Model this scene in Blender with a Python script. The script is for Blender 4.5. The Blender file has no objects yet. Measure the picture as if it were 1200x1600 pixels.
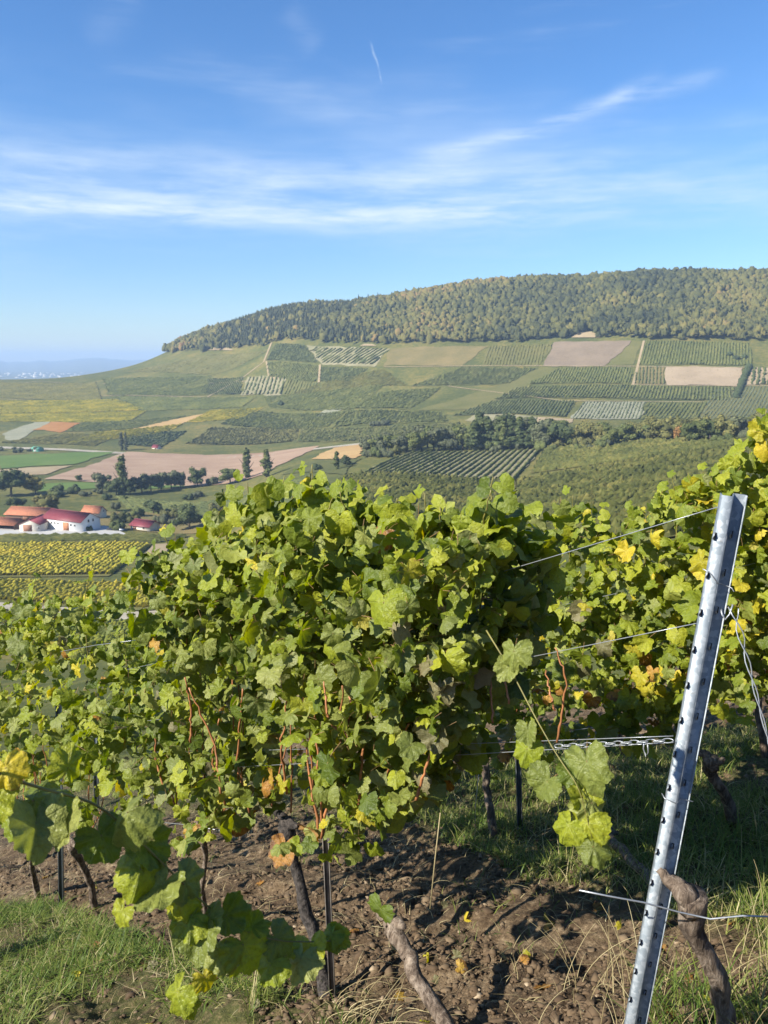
import bpy, math, random
import numpy as np
from mathutils import Vector, Matrix, Quaternion
RND = random.Random(11)
rng = np.random.default_rng(11)
sc = bpy.context.scene
COL = sc.collection
PI = math.pi

# ------------------------------------------------------------------ camera, sky, sun, exposure
PITCH = math.radians(11.0)
CAMZ = 1.5
FPX = 1209.0                      # focal length in pixels of the 1200x1600 photograph
cam_d = bpy.data.cameras.new('camera')
cam = bpy.data.objects.new('camera', cam_d)
COL.objects.link(cam)
cam.location = (0, 0, CAMZ)
cam.rotation_euler = (PI / 2 - PITCH, 0, 0)
cam_d.sensor_fit = 'VERTICAL'
cam_d.sensor_height = 36.0
cam_d.sensor_width = 27.0
cam_d.lens = 36.0 * FPX / 1600.0
cam_d.clip_start = 0.05
cam_d.clip_end = 60000
cam_d.dof.use_dof = True
cam_d.dof.focus_distance = 3.2
cam_d.dof.aperture_fstop = 9.0
sc.camera = cam

SUN_AZ, SUN_EL = math.radians(211), math.radians(35)
to_sun = Vector((math.cos(SUN_AZ) * math.cos(SUN_EL), math.sin(SUN_AZ) * math.cos(SUN_EL), math.sin(SUN_EL)))
sd = bpy.data.lights.new('sun', 'SUN')
sd.energy = 5.0  
sd.angle = math.radians(0.5)
sd.color = (1.0, 0.94, 0.82)
sun = bpy.data.objects.new('sun', sd)
COL.objects.link(sun)
sun.rotation_euler = to_sun.to_track_quat('Z', 'Y').to_euler()

sc.view_settings.view_transform = 'Standard'
sc.view_settings.look = 'None'
sc.view_settings.gamma = 1.0
sc.view_settings.use_curve_mapping = False
sc.view_settings.exposure = 1.05
sc.render.engine = 'CYCLES'
sc.cycles.max_bounces = 5
sc.cycles.diffuse_bounces = 2
sc.cycles.transmission_bounces = 3
sc.cycles.volume_bounces = 0
sc.cycles.transparent_max_bounces = 4
sc.cycles.use_denoising = True


class NT:
    """small helper round a node tree"""
    def __init__(s, tree):
        s.t = tree
        tree.nodes.clear()

    def n(s, typ, **kw):
        nd = s.t.nodes.new(typ)
        for k, v in kw.items():
            setattr(nd, k, v)
        return nd

    def link(s, a, b):
        s.t.links.new(a, b)

    def put(s, sock, v):
        if isinstance(v, bpy.types.NodeSocket):
            s.t.links.new(v, sock)
        else:
            sock.default_value = v

    def math(s, op, a, b=None, clamp=False):
        nd = s.n('ShaderNodeMath', operation=op, use_clamp=clamp)
        s.put(nd.inputs[0], a)
        if b is not None:
            s.put(nd.inputs[1], b)
        return nd.outputs[0]

    def smooth(s, v, lo, hi, to0=0.0, to1=1.0):
        nd = s.n('ShaderNodeMapRange', interpolation_type='SMOOTHSTEP')
        s.put(nd.inputs[0], v)
        nd.inputs[1].default_value = lo
        nd.inputs[2].default_value = hi
        nd.inputs[3].default_value = to0
        nd.inputs[4].default_value = to1
        return nd.outputs[0]

    def mix(s, f, a, b, blend='MIX'):
        nd = s.n('ShaderNodeMix', data_type='RGBA', blend_type=blend)
        s.put(nd.inputs[0], f)
        s.put(nd.inputs[6], a if isinstance(a, bpy.types.NodeSocket) else (*a, 1) if len(a) == 3 else a)
        s.put(nd.inputs[7], b if isinstance(b, bpy.types.NodeSocket) else (*b, 1) if len(b) == 3 else b)
        return nd.outputs[2]

    def noise(s, vec, scale, detail=3, rough=0.55, dist=0.0):
        nd = s.n('ShaderNodeTexNoise')
        if vec is not None:
            s.link(vec, nd.inputs['Vector'])
        nd.inputs['Scale'].default_value = scale
        nd.inputs['Detail'].default_value = detail
        nd.inputs['Roughness'].default_value = rough
        nd.inputs['Distortion'].default_value = dist
        return nd.outputs[0]

    def scale(s, vec, v):
        nd = s.n('ShaderNodeVectorMath', operation='MULTIPLY')
        s.link(vec, nd.inputs[0])
        nd.inputs[1].default_value = v
        return nd.outputs[0]

    def ramp(s, f, stops):
        nd = s.n('ShaderNodeValToRGB')
        s.put(nd.inputs[0], f)
        el = nd.color_ramp.elements
        while len(el) < len(stops):
            el.new(0.5)
        for e, (p, c) in zip(el, stops):
            e.position = p
            e.color = (*c, 1)
        return nd.outputs[0]


# --- pixel <-> world helpers (used to measure where things stand in the real place)
CP, SP = math.cos(PITCH), math.sin(PITCH)


def ray(px, py):
    u = (px - 600.0) / FPX
    v = (800.0 - py) / FPX
    return np.array([u, CP + v * SP, -SP + v * CP])


def e_of(py):
    v = (800.0 - py) / FPX
    return (-SP + v * CP) / (CP + v * SP)


def b_of(px, py):
    v = (800.0 - py) / FPX
    return (px - 600.0) / FPX / (CP + v * SP)


def project(X, Y, Z):
    Z = Z - CAMZ
    fwd = Y * CP - Z * SP
    up = Y * SP + Z * CP
    return 600 + FPX * X / fwd, 800 - FPX * up / fwd


# world: blue autumn sky with thin cirrus
wd = bpy.data.worlds.new('World')
sc.world = wd
wd.use_nodes = True
w = NT(wd.node_tree)
sky = w.n('ShaderNodeTexSky', sky_type='NISHITA')
sky.sun_disc = False
sky.sun_elevation = SUN_EL
sky.sun_rotation = math.atan2(to_sun.x, to_sun.y)
sky.altitude = 1200
sky.air_density = 1.15
sky.dust_density = 0.0
sky.ozone_density = 3.0
hs = w.n('ShaderNodeHueSaturation')
w.link(sky.outputs[0], hs.inputs['Color'])
hs.inputs['Saturation'].default_value = 1.20
hs.inputs['Value'].default_value = 1.0
tc = w.n('ShaderNodeTexCoord')
sx = w.n('ShaderNodeSeparateXYZ')
w.link(tc.outputs['Generated'], sx.inputs[0])
el = w.math('ARCSINE', sx.outputs[2])
az = w.math('ARCTAN2', sx.outputs[0], sx.outputs[1])
cb = w.n('ShaderNodeCombineXYZ')
w.link(az, cb.inputs[0]); w.link(el, cb.inputs[1])
ang = cb.outputs[0]


def wgauss(v, mid, wid):
    d = w.math('DIVIDE', w.math('SUBTRACT', v, mid), wid)
    return w.math('EXPONENT', w.math('MULTIPLY', w.math('MULTIPLY', d, d), -1.0))


def azel(px, py):
    r = ray(px, py)
    r = r / np.linalg.norm(r)
    return math.atan2(r[0], r[1]), math.asin(r[2])


# warped angles so streaks are not ruler straight
wn = w.n('ShaderNodeTexNoise'); w.link(ang, wn.inputs['Vector']); wn.inputs['Scale'].default_value = 5.0; wn.inputs['Detail'].default_value = 4
wsub = w.n('ShaderNodeVectorMath', operation='SUBTRACT'); w.link(wn.outputs[1], wsub.inputs[0]); wsub.inputs[1].default_value = (.5, .5, .5)
wsc = w.n('ShaderNodeVectorMath', operation='MULTIPLY'); w.link(wsub.outputs[0], wsc.inputs[0]); wsc.inputs[1].default_value = (.09, .016, 0)
wad = w.n('ShaderNodeVectorMath', operation='ADD'); w.link(ang, wad.inputs[0]); w.link(wsc.outputs[0], wad.inputs[1])
wang = wad.outputs[0]
wsx = w.n('ShaderNodeSeparateXYZ'); w.link(wang, wsx.inputs[0])
wel = wsx.outputs[1]
streak = w.noise(w.scale(wang, (2.6, 22.0, 1)), 1.0, 6, .62)
fine = w.noise(w.scale(wang, (9.0, 60.0, 1)), 1.0, 5, .65)
veil = w.noise(w.scale(wang, (1.6, 6.0, 1)), 1.0, 4, .6)
st = w.math('ADD', w.math('MULTIPLY', streak, .65), w.math('MULTIPLY', fine, .35))
e_a = azel(300, 300)[1]
band = w.math('MULTIPLY', wgauss(wel, e_a, .042), w.smooth(st, .36, .66, .10, 1.0))
e_b = azel(300, 335)[1]
band2 = w.math('MULTIPLY', wgauss(wel, e_b, .012), w.smooth(st, .38, .62, .05, .7))
e_c = azel(300, 250)[1]
band3 = w.math('MULTIPLY', wgauss(wel, e_c, .075), w.smooth(veil, .40, .72, .0, .55))
# fade the band out towards the right
azs = wsx.outputs[0]
fade = w.smooth(azs, .10, .42, 1.0, .45)
bands = w.math('MULTIPLY', w.math('ADD', w.math('ADD', band, band2), band3), fade)
thin = w.math('MULTIPLY', w.smooth(w.math('ADD', w.math('MULTIPLY', veil, .5), w.math('MULTIPLY', streak, .5)), .50, .75), w.smooth(el, .0, .12, 0.0, .30))


def trail(p0, p1, wid, strength, bend=0.0, brk=(.3, .6)):
    (a0, e0), (a1, e1) = azel(*p0), azel(*p1)
    L = math.hypot(a1 - a0, e1 - e0)
    ux, uy = (a1 - a0) / L, (e1 - e0) / L
    dx = w.math('SUBTRACT', wsx.outputs[0], a0)
    dy = w.math('SUBTRACT', wsx.outputs[1], e0)
    along = w.math('DIVIDE', w.math('ADD', w.math('MULTIPLY', dx, ux), w.math('MULTIPLY', dy, uy)), L)
    acr = w.math('SUBTRACT', w.math('MULTIPLY', dx, -uy), w.math('MULTIPLY', dy, -ux))
    cur = w.math('MULTIPLY', w.math('MULTIPLY', along, w.math('SUBTRACT', 1.0, along)), bend)
    g = wgauss(w.math('ADD', acr, cur), 0.0, wid)
    ends = w.math('MULTIPLY', w.smooth(along, -.12, .18), w.smooth(along, .80, 1.08, 1.0, 0.0))
    br = w.smooth(fine, brk[0], brk[1], .15, 1.0)
    return w.math('MULTIPLY', w.math('MULTIPLY', g, ends), w.math('MULTIPLY', br, strength))


tr = w.math('ADD', trail((670, 240), (1030, 118), .0085, .36, .03), trail((588, 68), (605, 128), .0011, .30))
tr = w.math('ADD', tr, trail((930, 165), (1150, 108), .008, .20))
tr = w.math('ADD', tr, trail((140, 60), (215, -20), .016, .07))
tr = w.math('ADD', tr, trail((440, 10), (490, 80), .014, .08))
cloud = w.math('ADD', w.math('ADD', w.math('MULTIPLY', bands, .68), thin), tr, clamp=True)
cloud = w.math('MULTIPLY', cloud, w.smooth(el, .0, .06))
skyb = w.mix(1.0, hs.outputs[0], (.88, .96, 1.10), 'MULTIPLY')
lowf = w.smooth(el, -.02, .26)
skyb = w.mix(lowf, w.mix(1.0, skyb, (.80, .80, .82), 'MULTIPLY'), skyb)
skyc = w.mix(cloud, skyb, (5.0, 5.8, 6.8))
bg = w.n('ShaderNodeBackground')
w.link(skyc, bg.inputs[0])
bg.inputs[1].default_value = 0.082
wo = w.n('ShaderNodeOutputWorld')
w.link(bg.outputs[0], wo.inputs[0])


# ------------------------------------------------------------------ numpy noise
def vnoise(x, y, seed=0):
    x = np.asarray(x, float); y = np.asarray(y, float)
    xi = np.floor(x).astype(np.int64); yi = np.floor(y).astype(np.int64)
    fx = x - xi; fy = y - yi
    fx = fx * fx * (3 - 2 * fx); fy = fy * fy * (3 - 2 * fy)

    def h(a, b):
        n = (a * 374761393 + b * 668265263 + seed * 974634521) & 0xffffffff
        n = ((n ^ (n >> 13)) * 1274126177) & 0xffffffff
        n = (n ^ (n >> 16)) & 0xffff
        return n / 65535.0
    return (h(xi, yi) * (1 - fx) + h(xi + 1, yi) * fx) * (1 - fy) + (h(xi, yi + 1) * (1 - fx) + h(xi + 1, yi + 1) * fx) * fy


def fbm(x, y, oct=4, seed=0, gain=.5):
    s = 0; a = 1.0; t = 0
    for k in range(oct):
        s = s + a * vnoise(x * 2 ** k, y * 2 ** k, seed + k); t += a; a *= gain
    return s / t


# ------------------------------------------------------------------ object helpers
def tag(o, label=None, cat=None, group=None, kind=None):
    if label: o['label'] = label
    if cat: o['category'] = cat
    if group: o['group'] = group
    if kind: o['kind'] = kind
    return o


def make_mesh(name, verts, quads=None, tris=None, mats=(), tint=None, midx=None, smooth=False, uv=None):
    me = bpy.data.meshes.new(name)
    verts = np.asarray(verts, np.float32)
    loops = []; starts = []; c = 0
    nq = 0 if quads is None or len(quads) == 0 else len(quads)
    nt = 0 if tris is None or len(tris) == 0 else len(tris)
    idx = np.concatenate(([np.asarray(quads, np.int32).ravel()] if nq else []) + ([np.asarray(tris, np.int32).ravel()] if nt else []))
    starts = np.concatenate([np.arange(nq) * 4, nq * 4 + np.arange(nt) * 3]).astype(np.int32)
    me.vertices.add(len(verts)); me.vertices.foreach_set('co', verts.ravel())
    me.loops.add(len(idx)); me.loops.foreach_set('vertex_index', idx.astype(np.int32))
    me.polygons.add(nq + nt); me.polygons.foreach_set('loop_start', starts)
    if midx is not None:
        me.polygons.foreach_set('material_index', np.asarray(midx, np.int32))
    if smooth:
        me.polygons.foreach_set('use_smooth', np.ones(nq + nt, bool))
    for m in mats:
        me.materials.append(m)
    if tint is not None:
        a = me.attributes.new('tint', 'FLOAT', 'POINT')
        a.data.foreach_set('value', np.asarray(tint, np.float32))
    if uv is not None:
        ul = me.uv_layers.new(name='UVMap')
        ul.data.foreach_set('uv', np.asarray(uv, np.float32)[idx].ravel())
    me.update(calc_edges=True)
    me.validate()
    return me


def link(name, me, parent=None, loc=(0, 0, 0)):
    o = bpy.data.objects.new(name, me)
    COL.objects.link(o)
    o.location = loc
    if parent is not None:
        o.parent = parent
    return o


def empty(name, loc=(0, 0, 0), rz=0.0):
    o = bpy.data.objects.new(name, None)
    COL.objects.link(o)
    o.location = loc
    o.rotation_euler = (0, 0, rz)
    o.empty_display_size = .1
    return o


class MB:
    def __init__(s):
        s.v = []; s.q = []; s.t = []; s.n = 0; s.ti = []

    def add(s, v, q=None, t=None, tint=None):
        v = np.asarray(v, float)
        s.v.append(v)
        if q is not None and len(q): s.q.append(np.asarray(q, int) + s.n)
        if t is not None and len(t): s.t.append(np.asarray(t, int) + s.n)
        s.ti.append(np.full(len(v), .5) if tint is None else np.broadcast_to(np.asarray(tint, float), (len(v),)))
        s.n += len(v)

    def box(s, c, size, rot=None, tint=None):
        h = np.array(size) / 2
        v = np.array([[x, y, z] for x in (-1, 1) for y in (-1, 1) for z in (-1, 1)], float) * h
        if rot is not None: v = v @ np.array(rot).T
        s.add(v + np.array(c), [[0, 1, 3, 2], [4, 6, 7, 5], [0, 4, 5, 1], [2, 3, 7, 6], [0, 2, 6, 4], [1, 5, 7, 3]], tint=tint)

    def tube(s, pts, rad, n=6, cap=True, tint=None):
        P = np.asarray(pts, float); m = len(P)
        rad = np.broadcast_to(np.asarray(rad, float), (m,)) if np.ndim(rad) < 2 else np.asarray(rad)
        T = np.gradient(P, axis=0); T /= np.linalg.norm(T, axis=1)[:, None] + 1e-12
        ref = np.array([0, 0, 1.0]) if abs(T[0][2]) < .9 else np.array([1.0, 0, 0])
        vs = []
        for i in range(m):
            a = np.cross(T[i], ref); a /= np.linalg.norm(a) + 1e-12
            b = np.cross(T[i], a); ref = -np.cross(T[i], a) if False else ref
            th = np.arange(n) * 2 * PI / n
            r = rad[i]
            vs.append(P[i] + np.outer(np.cos(th) * r, a) + np.outer(np.sin(th) * r, b))
        v = np.concatenate(vs)
        q = [[i * n + j, i * n + (j + 1) % n, (i + 1) * n + (j + 1) % n, (i + 1) * n + j] for i in range(m - 1) for j in range(n)]
        t = []
        if cap:
            t += [[0, j + 1, j] for j in range(1, n - 1)]
            o = (m - 1) * n
            t += [[o, o + j, o + j + 1] for j in range(1, n - 1)]
        s.add(v, q, t, tint)

    def mesh(s, name, mats, smooth=False):
        return make_mesh(name, np.concatenate(s.v), np.concatenate(s.q) if s.q else None, np.concatenate(s.t) if s.t else None, mats, np.concatenate(s.ti), None, smooth)

    def build(s, name, mats, parent=None, smooth=False, loc=(0, 0, 0)):
        if not isinstance(mats, (list, tuple)): mats = [mats]
        return link(name, s.mesh(name, mats, smooth), parent, loc)


# ------------------------------------------------------------------ materials
def newmat(name):
    m = bpy.data.materials.new(name)
    m.use_nodes = True
    return m, NT(m.node_tree)


def finish(t, bsdf):
    o = t.n('ShaderNodeOutputMaterial')
    t.link(bsdf, o.inputs[0])


def ground_mat(name, stops, scales=(0.05, 0.6), rough=.95, bump=0.0, bscale=3.0, stretch=None, spec=.15):
    """colours from two world-space noises mixed"""
    m, t = newmat(name)
    g = t.n('ShaderNodeNewGeometry')
    pos = g.outputs['Position']
    if stretch is not None: pos = t.scale(pos, stretch)
    a = t.noise(pos, scales[0], 4, .6)
    b = t.noise(pos, scales[1], 4, .65)
    f = t.math('ADD', t.math('MULTIPLY', a, .55), t.math('MULTIPLY', b, .45))
    f = t.smooth(f, .32, .68)
    c = t.ramp(f, stops)
    p = t.n('ShaderNodeBsdfPrincipled')
    t.link(c, p.inputs['Base Color'])
    p.inputs['Roughness'].default_value = rough
    p.inputs['Specular IOR Level'].default_value = spec
    if bump:
        bn = t.n('ShaderNodeBump'); bn.inputs['Strength'].default_value = bump
        bn.inputs['Distance'].default_value = .3 / bscale
        t.link(t.noise(pos, bscale, 5, .65), bn.inputs['Height'])
        t.link(bn.outputs[0], p.inputs['Normal'])
    finish(t, p.outputs[0])
    return m


def tint_mat(name, stops, rough=.8, trans=0.0, tcol=None, obj_random=0.0, nscale=None, spec=.2):
    """colour by the mesh's own tint attribute plus a little per-object variation"""
    m, t = newmat(name)
    at = t.n('ShaderNodeAttribute', attribute_name='tint')
    f = at.outputs['Fac']
    if obj_random:
        oi = t.n('ShaderNodeObjectInfo')
        f = t.math('ADD', f, t.math('MULTIPLY', t.math('SUBTRACT', oi.outputs['Random'], .5), obj_random), clamp=True)
    if nscale:
        g = t.n('ShaderNodeNewGeometry')
        f = t.math('ADD', f, t.math('MULTIPLY', t.math('SUBTRACT', t.noise(g.outputs['Position'], nscale, 3), .5), .9), clamp=True)
    c = t.ramp(f, stops)
    p = t.n('ShaderNodeBsdfPrincipled')
    t.link(c, p.inputs['Base Color'])
    p.inputs['Roughness'].default_value = rough
    p.inputs['Specular IOR Level'].default_value = spec
    out = p.outputs[0]
    if trans:
        tl = t.n('ShaderNodeBsdfTranslucent'); t.link(c, tl.inputs[0])
        mx = t.n('ShaderNodeMixShader'); mx.inputs[0].default_value = trans
        t.link(out, mx.inputs[1]); t.link(tl.outputs[0], mx.inputs[2]); out = mx.outputs[0]
    finish(t, out)
    return m


def plain(name, col, rough=.7, metal=0.0, var=.12, nscale=6.0, bump=0.0, spec=.4):
    m, t = newmat(name)
    tcx = t.n('ShaderNodeTexCoord')
    n1 = t.noise(tcx.outputs['Object'], nscale, 4, .6)
    c = t.mix(t.smooth(n1, .3, .7), tuple(x * (1 - var) for x in col), tuple(min(1, x * (1 + var)) for x in col))
    p = t.n('ShaderNodeBsdfPrincipled')
    t.link(c, p.inputs['Base Color'])
    p.inputs['Roughness'].default_value = rough
    p.inputs['Metallic'].default_value = metal
    p.inputs['Specular IOR Level'].default_value = spec
    if bump:
        bn = t.n('ShaderNodeBump'); bn.inputs['Strength'].default_value = bump; bn.inputs['Distance'].default_value = .01
        t.link(n1, bn.inputs['Height']); t.link(bn.outputs[0], p.inputs['Normal'])
    finish(t, p.outputs[0])
    return m


# ------------------------------------------------------------------ the terrain
GX, GY = .2125, -.381             # the steep vineyard slope: downhill ahead and to the left


def plane_z(x, y):
    return GX * x + GY * y


# profile of the valley: for bearings (given by photo column) a list of (photo row, forward metres)
TAB = {
    -500: [(1010, 200), (960, 240), (880, 330), (830, 420), (750, 620), (695, 860), (650, 1060), (620, 1250), (597, 1500), (600, 1900)],
    0: [(1000, 210), (955, 240), (880, 330), (830, 420), (750, 620), (697, 860), (650, 1060), (620, 1250), (592, 1500), (596, 1900)],
    100: [(990, 215), (955, 240), (880, 330), (830, 420), (750, 620), (695, 860), (650, 1060), (620, 1250), (591, 1500), (594, 1900)],
    200: [(975, 220), (945, 250), (880, 330), (830, 420), (755, 620), (695, 865), (650, 1050), (620, 1220), (592, 1400), (574, 1560), (585, 1900)],
    250: [(960, 230), (925, 265), (880, 335), (835, 420), (760, 610), (695, 865), (655, 1030), (620, 1190), (590, 1350), (557, 1540), (575, 1900)],
    300: [(930, 240), (880, 330), (840, 410), (795, 500), (770, 580), (735, 700), (695, 870), (660, 1000), (620, 1170), (590, 1320), (553, 1460), (521, 1650), (560, 2000)],
    370: [(900, 260), (840, 360), (795, 470), (765, 570), (735, 690), (695, 865), (660, 990), (620, 1140), (590, 1270), (546, 1400), (499, 1650), (550, 2000)],
    450: [(860, 260), (800, 360), (760, 450), (740, 530), (715, 700), (695, 840), (660, 970), (600, 1150), (538, 1280), (476, 1600), (520, 2000)],
    600: [(860, 190), (800, 290), (740, 440), (708, 550), (690, 740), (640, 900), (600, 1020), (545, 1130), (466, 1450), (500, 1900)],
    800: [(860, 160), (780, 330), (720, 480), (700, 560), (660, 720), (600, 950), (540, 1080), (436, 1400), (470, 1900)],
    1000: [(840, 140), (780, 230), (740, 320), (694, 470), (662, 700), (600, 880), (535, 1000), (428, 1300), (470, 1900)],
    1200: [(800, 130), (760, 200), (702, 330), (668, 480), (652, 690), (600, 850), (540, 960), (424, 1250), (470, 1900)],
    1700: [(740, 130), (700, 200), (670, 330), (650, 480), (640, 690), (590, 820), (540, 920), (424, 1200), (470, 1900)],
}
NB, NY = 441, 520
BG = np.linspace(-1.1, 1.1, NB)
LY0, LY1 = math.log(9.0), math.log(17500.0)
LG = np.linspace(LY0, LY1, NY)
FAR = [(3500, -150), (6000, -150), (9000, -140), (11000, -120), (12500, -60), (14000, 10), (17500, 50)]   # far plain and last low ridge
cols = sorted(TAB)
bc = np.array([b_of(c, 700) for c in cols])
EC = []
for c, b in zip(cols, bc):
    ys = [8.0, 11.0, 14.0]
    es = [GX * b + GY - CAMZ / y for y in ys]
    for (py, Y) in TAB[c]:
        ys.append(Y); es.append(e_of(py))
    ridge = TAB[c][-1]
    for (Y, z) in FAR:
        ys.append(Y); es.append(z / Y)
    EC.append(np.interp(LG, np.log(ys), es))
EC = np.array(EC)
EG = np.array([np.interp(BG, bc, EC[:, j]) for j in range(NY)]).T


def gsm(a, s, axis):
    r = int(s * 3)
    k = np.exp(-.5 * (np.arange(-r, r + 1) / s) ** 2); k /= k.sum()
    pad = [(0, 0), (0, 0)]; pad[axis] = (r, r)
    ap = np.pad(a, pad, mode='edge')
    out = np.zeros_like(a)
    for i, kk in enumerate(k):
        sl = [slice(None), slice(None)]; sl[axis] = slice(i, i + a.shape[axis])
        out += kk * ap[tuple(sl)]
    return out


EG = gsm(gsm(EG, 5.0, 0), 2.6, 1)
YG = np.exp(LG)
EP = GX * BG[:, None] + GY - CAMZ / YG[None, :]
wgt = np.clip((YG - 11) / 12.0, 0, 1)[None, :]
EG = EP * (1 - wgt) + EG * wgt
# small natural undulation of the far hill and the last ridge
und = (fbm(BG[:, None] * 9 + 20, LG[None, :] * 5, 4, 3) - .5)
EG = EG + und * .008 * np.clip((YG[None, :] - 900) / 500, 0, 1) * np.clip((BG[:, None] + .33) / .15, 0, 1) * np.clip((3000 - YG[None, :]) / 500, 0, 1)
far_r = (fbm(BG[:, None] * 26 + 3, BG[:, None] * 0 + 1, 4, 9) - .5) * .010
EG = EG + far_r * np.clip((YG[None, :] - 9000) / 4000, 0, 1)


def H(X, Y):
    X = np.asarray(X, float); Y = np.asarray(Y, float)
    Yc = np.maximum(Y, 9.01)
    fb = np.clip((X / Yc - BG[0]) / (BG[1] - BG[0]), 0, NB - 1.001)
    fy = np.clip((np.log(Yc) - LY0) / (LG[1] - LG[0]), 0, NY - 1.001)
    i = fb.astype(int); j = fy.astype(int); fb = fb - i; fy = fy - j
    e = (EG[i, j] * (1 - fb) + EG[i + 1, j] * fb) * (1 - fy) + (EG[i, j + 1] * (1 - fb) + EG[i + 1, j + 1] * fb) * fy
    return np.where(Y < 9.01, plane_z(X, Y), CAMZ + Yc * e)


def hit(px, py, ymin=100.0):
    """the point of the terrain that the photograph shows at (px, py)"""
    b = b_of(px, py); e = e_of(py)
    ys = np.exp(np.linspace(math.log(ymin), math.log(17000), 2600))
    d = (H(ys * b, ys) - CAMZ) / ys - e
    k = np.argmax(d >= 0) if (d >= 0).any() else len(ys) - 1
    if k > 0 and d[k] != d[k - 1]:
        f = -d[k - 1] / (d[k] - d[k - 1]); f = min(max(f, 0), 1)
        y = ys[k - 1] + f * (ys[k] - ys[k - 1])
    else:
        y = ys[k]
    return np.array([b * y, y])


M_HILL = ground_mat('hillside_green', [(0, (.060, .072, .020)), (.4, (.090, .098, .026)), (.7, (.135, .125, .034)), (1, (.20, .155, .045))], (.014, .22), bump=.6, bscale=.35)
M_PLAIN = M_HILL
vx = (BG[:, None] * YG[None, :]).ravel()
vy = np.broadcast_to(YG[None, :], (NB, NY)).ravel()
vz = (CAMZ + YG[None, :] * EG).ravel()
vz = vz - .3 * np.clip((16 - vy) / 3, 0, 1)
ii, jj = np.meshgrid(np.arange(NB - 1), np.arange(NY - 1), indexing='ij')
a0 = (ii * NY + jj).ravel()
q = np.stack([a0, a0 + NY, a0 + NY + 1, a0 + 1], 1)
o = link('valley_terrain', make_mesh('valley_terrain', np.stack([vx, vy, vz], 1), q, None, [M_HILL], smooth=True))
tag(o, 'green valley floor and vineyard covered hill slopes', None, None, 'structure')


# ------------------------------------------------------------------ fields: draped sheets, and rows of vines on them
def drape(name, quad, mat, off, label, cell=6.0, kind='structure', ymin=100.0):
    P = [hit(x, y, ymin) for x, y in quad]
    n = max(2, min(60, int(max(np.linalg.norm(P[1] - P[0]), np.linalg.norm(P[2] - P[3])) / cell)))
    m = max(2, min(60, int(max(np.linalg.norm(P[3] - P[0]), np.linalg.norm(P[2] - P[1])) / cell)))
    u, v = np.meshgrid(np.linspace(0, 1, n + 1), np.linspace(0, 1, m + 1), indexing='ij')
    u = u[..., None]; v = v[..., None]
    W = (P[0] * (1 - u) + P[1] * u) * (1 - v) + (P[3] * (1 - u) + P[2] * u) * v
    # ragged field edges
    am = 9.0 if (cell > 6 and mat.name not in ('gravel_road',)) else 2.0 if cell > 3 else 1.0
    X = W[..., 0] + (fbm(W[..., 0] * .05, W[..., 1] * .05, 3, 5) - .5) * am
    Y = W[..., 1] + (fbm(W[..., 0] * .05 + 40, W[..., 1] * .05, 3, 6) - .5) * am * 1.6
    Z = H(X, Y) + off
    vv = np.stack([X.ravel(), Y.ravel(), Z.ravel()], 1)
    I, J = np.meshgrid(np.arange(n), np.arange(m), indexing='ij')
    a = (I * (m + 1) + J).ravel()
    qq = np.stack([a, a + m + 1, a + m + 2, a + 1], 1)
    ob = link(name, make_mesh(name, vv, qq, None, [mat], smooth=True))
    tag(ob, label, None, None, kind)
    return P


def in_quad(P, X, Y):
    s = np.ones(np.shape(X), bool); sg = None
    for k in range(4):
        a, b = P[k], P[(k + 1) % 4]
        c = (b[0] - a[0]) * (Y - a[1]) - (b[1] - a[1]) * (X - a[0])
        if sg is None:
            ctr = sum(P) / 4
            cc = (b[0] - a[0]) * (ctr[1] - a[1]) - (b[1] - a[1]) * (ctr[0] - a[0])
        cc = (b[0] - a[0]) * (sum(P)[1] / 4 - a[1]) - (b[1] - a[1]) * (sum(P)[0] / 4 - a[0])
        s &= (c * cc >= 0)
    return s


def hedge_rows(P, dpx, spacing, h, wd_, seg, jit=.25, gap=0.0):
    """lists of (verts, quads, tint) one per vine row inside the world quad P; dpx = two photo points giving the row direction"""
    d = hit(*dpx[1]) - hit(*dpx[0]); d /= np.linalg.norm(d)
    nrm = np.array([-d[1], d[0]])
    A = np.array(P)
    on = A @ nrm; od = A @ d
    out = []
    for off in np.arange(on.min() + spacing * .5, on.max(), spacing):
        t = np.arange(od.min(), od.max(), seg)
        X = d[0] * t + nrm[0] * off; Y = d[1] * t + nrm[1] * off
        ok = in_quad(P, X, Y)
        if ok.sum() < 3: continue
        t = t[ok]; X = X[ok]; Y = Y[ok]; m = len(t)
        Z = H(X, Y)
        if m < 3: continue
        hh = h * (1 + rng.normal(0, jit, (m,)) * .6)
        if gap: hh = np.where(rng.random(m) < gap, hh * .25, hh)
        ww = wd_ / 2 * (1 + rng.normal(0, jit, (m,)))
        lat = rng.normal(0, wd_ * .12, (m,))
        prof = [(-1.0, .0), (-1.1, .55), (-.35, 1.0), (.35, .98), (1.1, .55), (1.0, .0)]
        vs = []
        for (a, z) in prof:
            l = a * ww * (1 + rng.normal(0, jit * .8, m)) + lat
            zz = z * hh * (1 + (rng.normal(0, jit * .6, m) if z else 0))
            js = rng.normal(0, seg * .2, m)
            vs.append(np.stack([X + nrm[0] * l + d[0] * js, Y + nrm[1] * l + d[1] * js, Z + zz], 1))
        V = np.stack(vs, 1).reshape(-1, 3)
        k = len(prof)
        I, J = np.meshgrid(np.arange(m - 1), np.arange(k - 1), indexing='ij')
        a = (I * k + J).ravel()
        Q = np.stack([a, a + 1, a + k + 1, a + k], 1)
        base = .5 + rng.normal(0, .05)
        tn = np.repeat(base + (fbm(X * .06, Y * .06, 3, 8) - .5) * .9, k) + rng.normal(0, .16, m * k)
        out.append((V, Q, np.clip(tn, 0, 1)))
    return out


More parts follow.
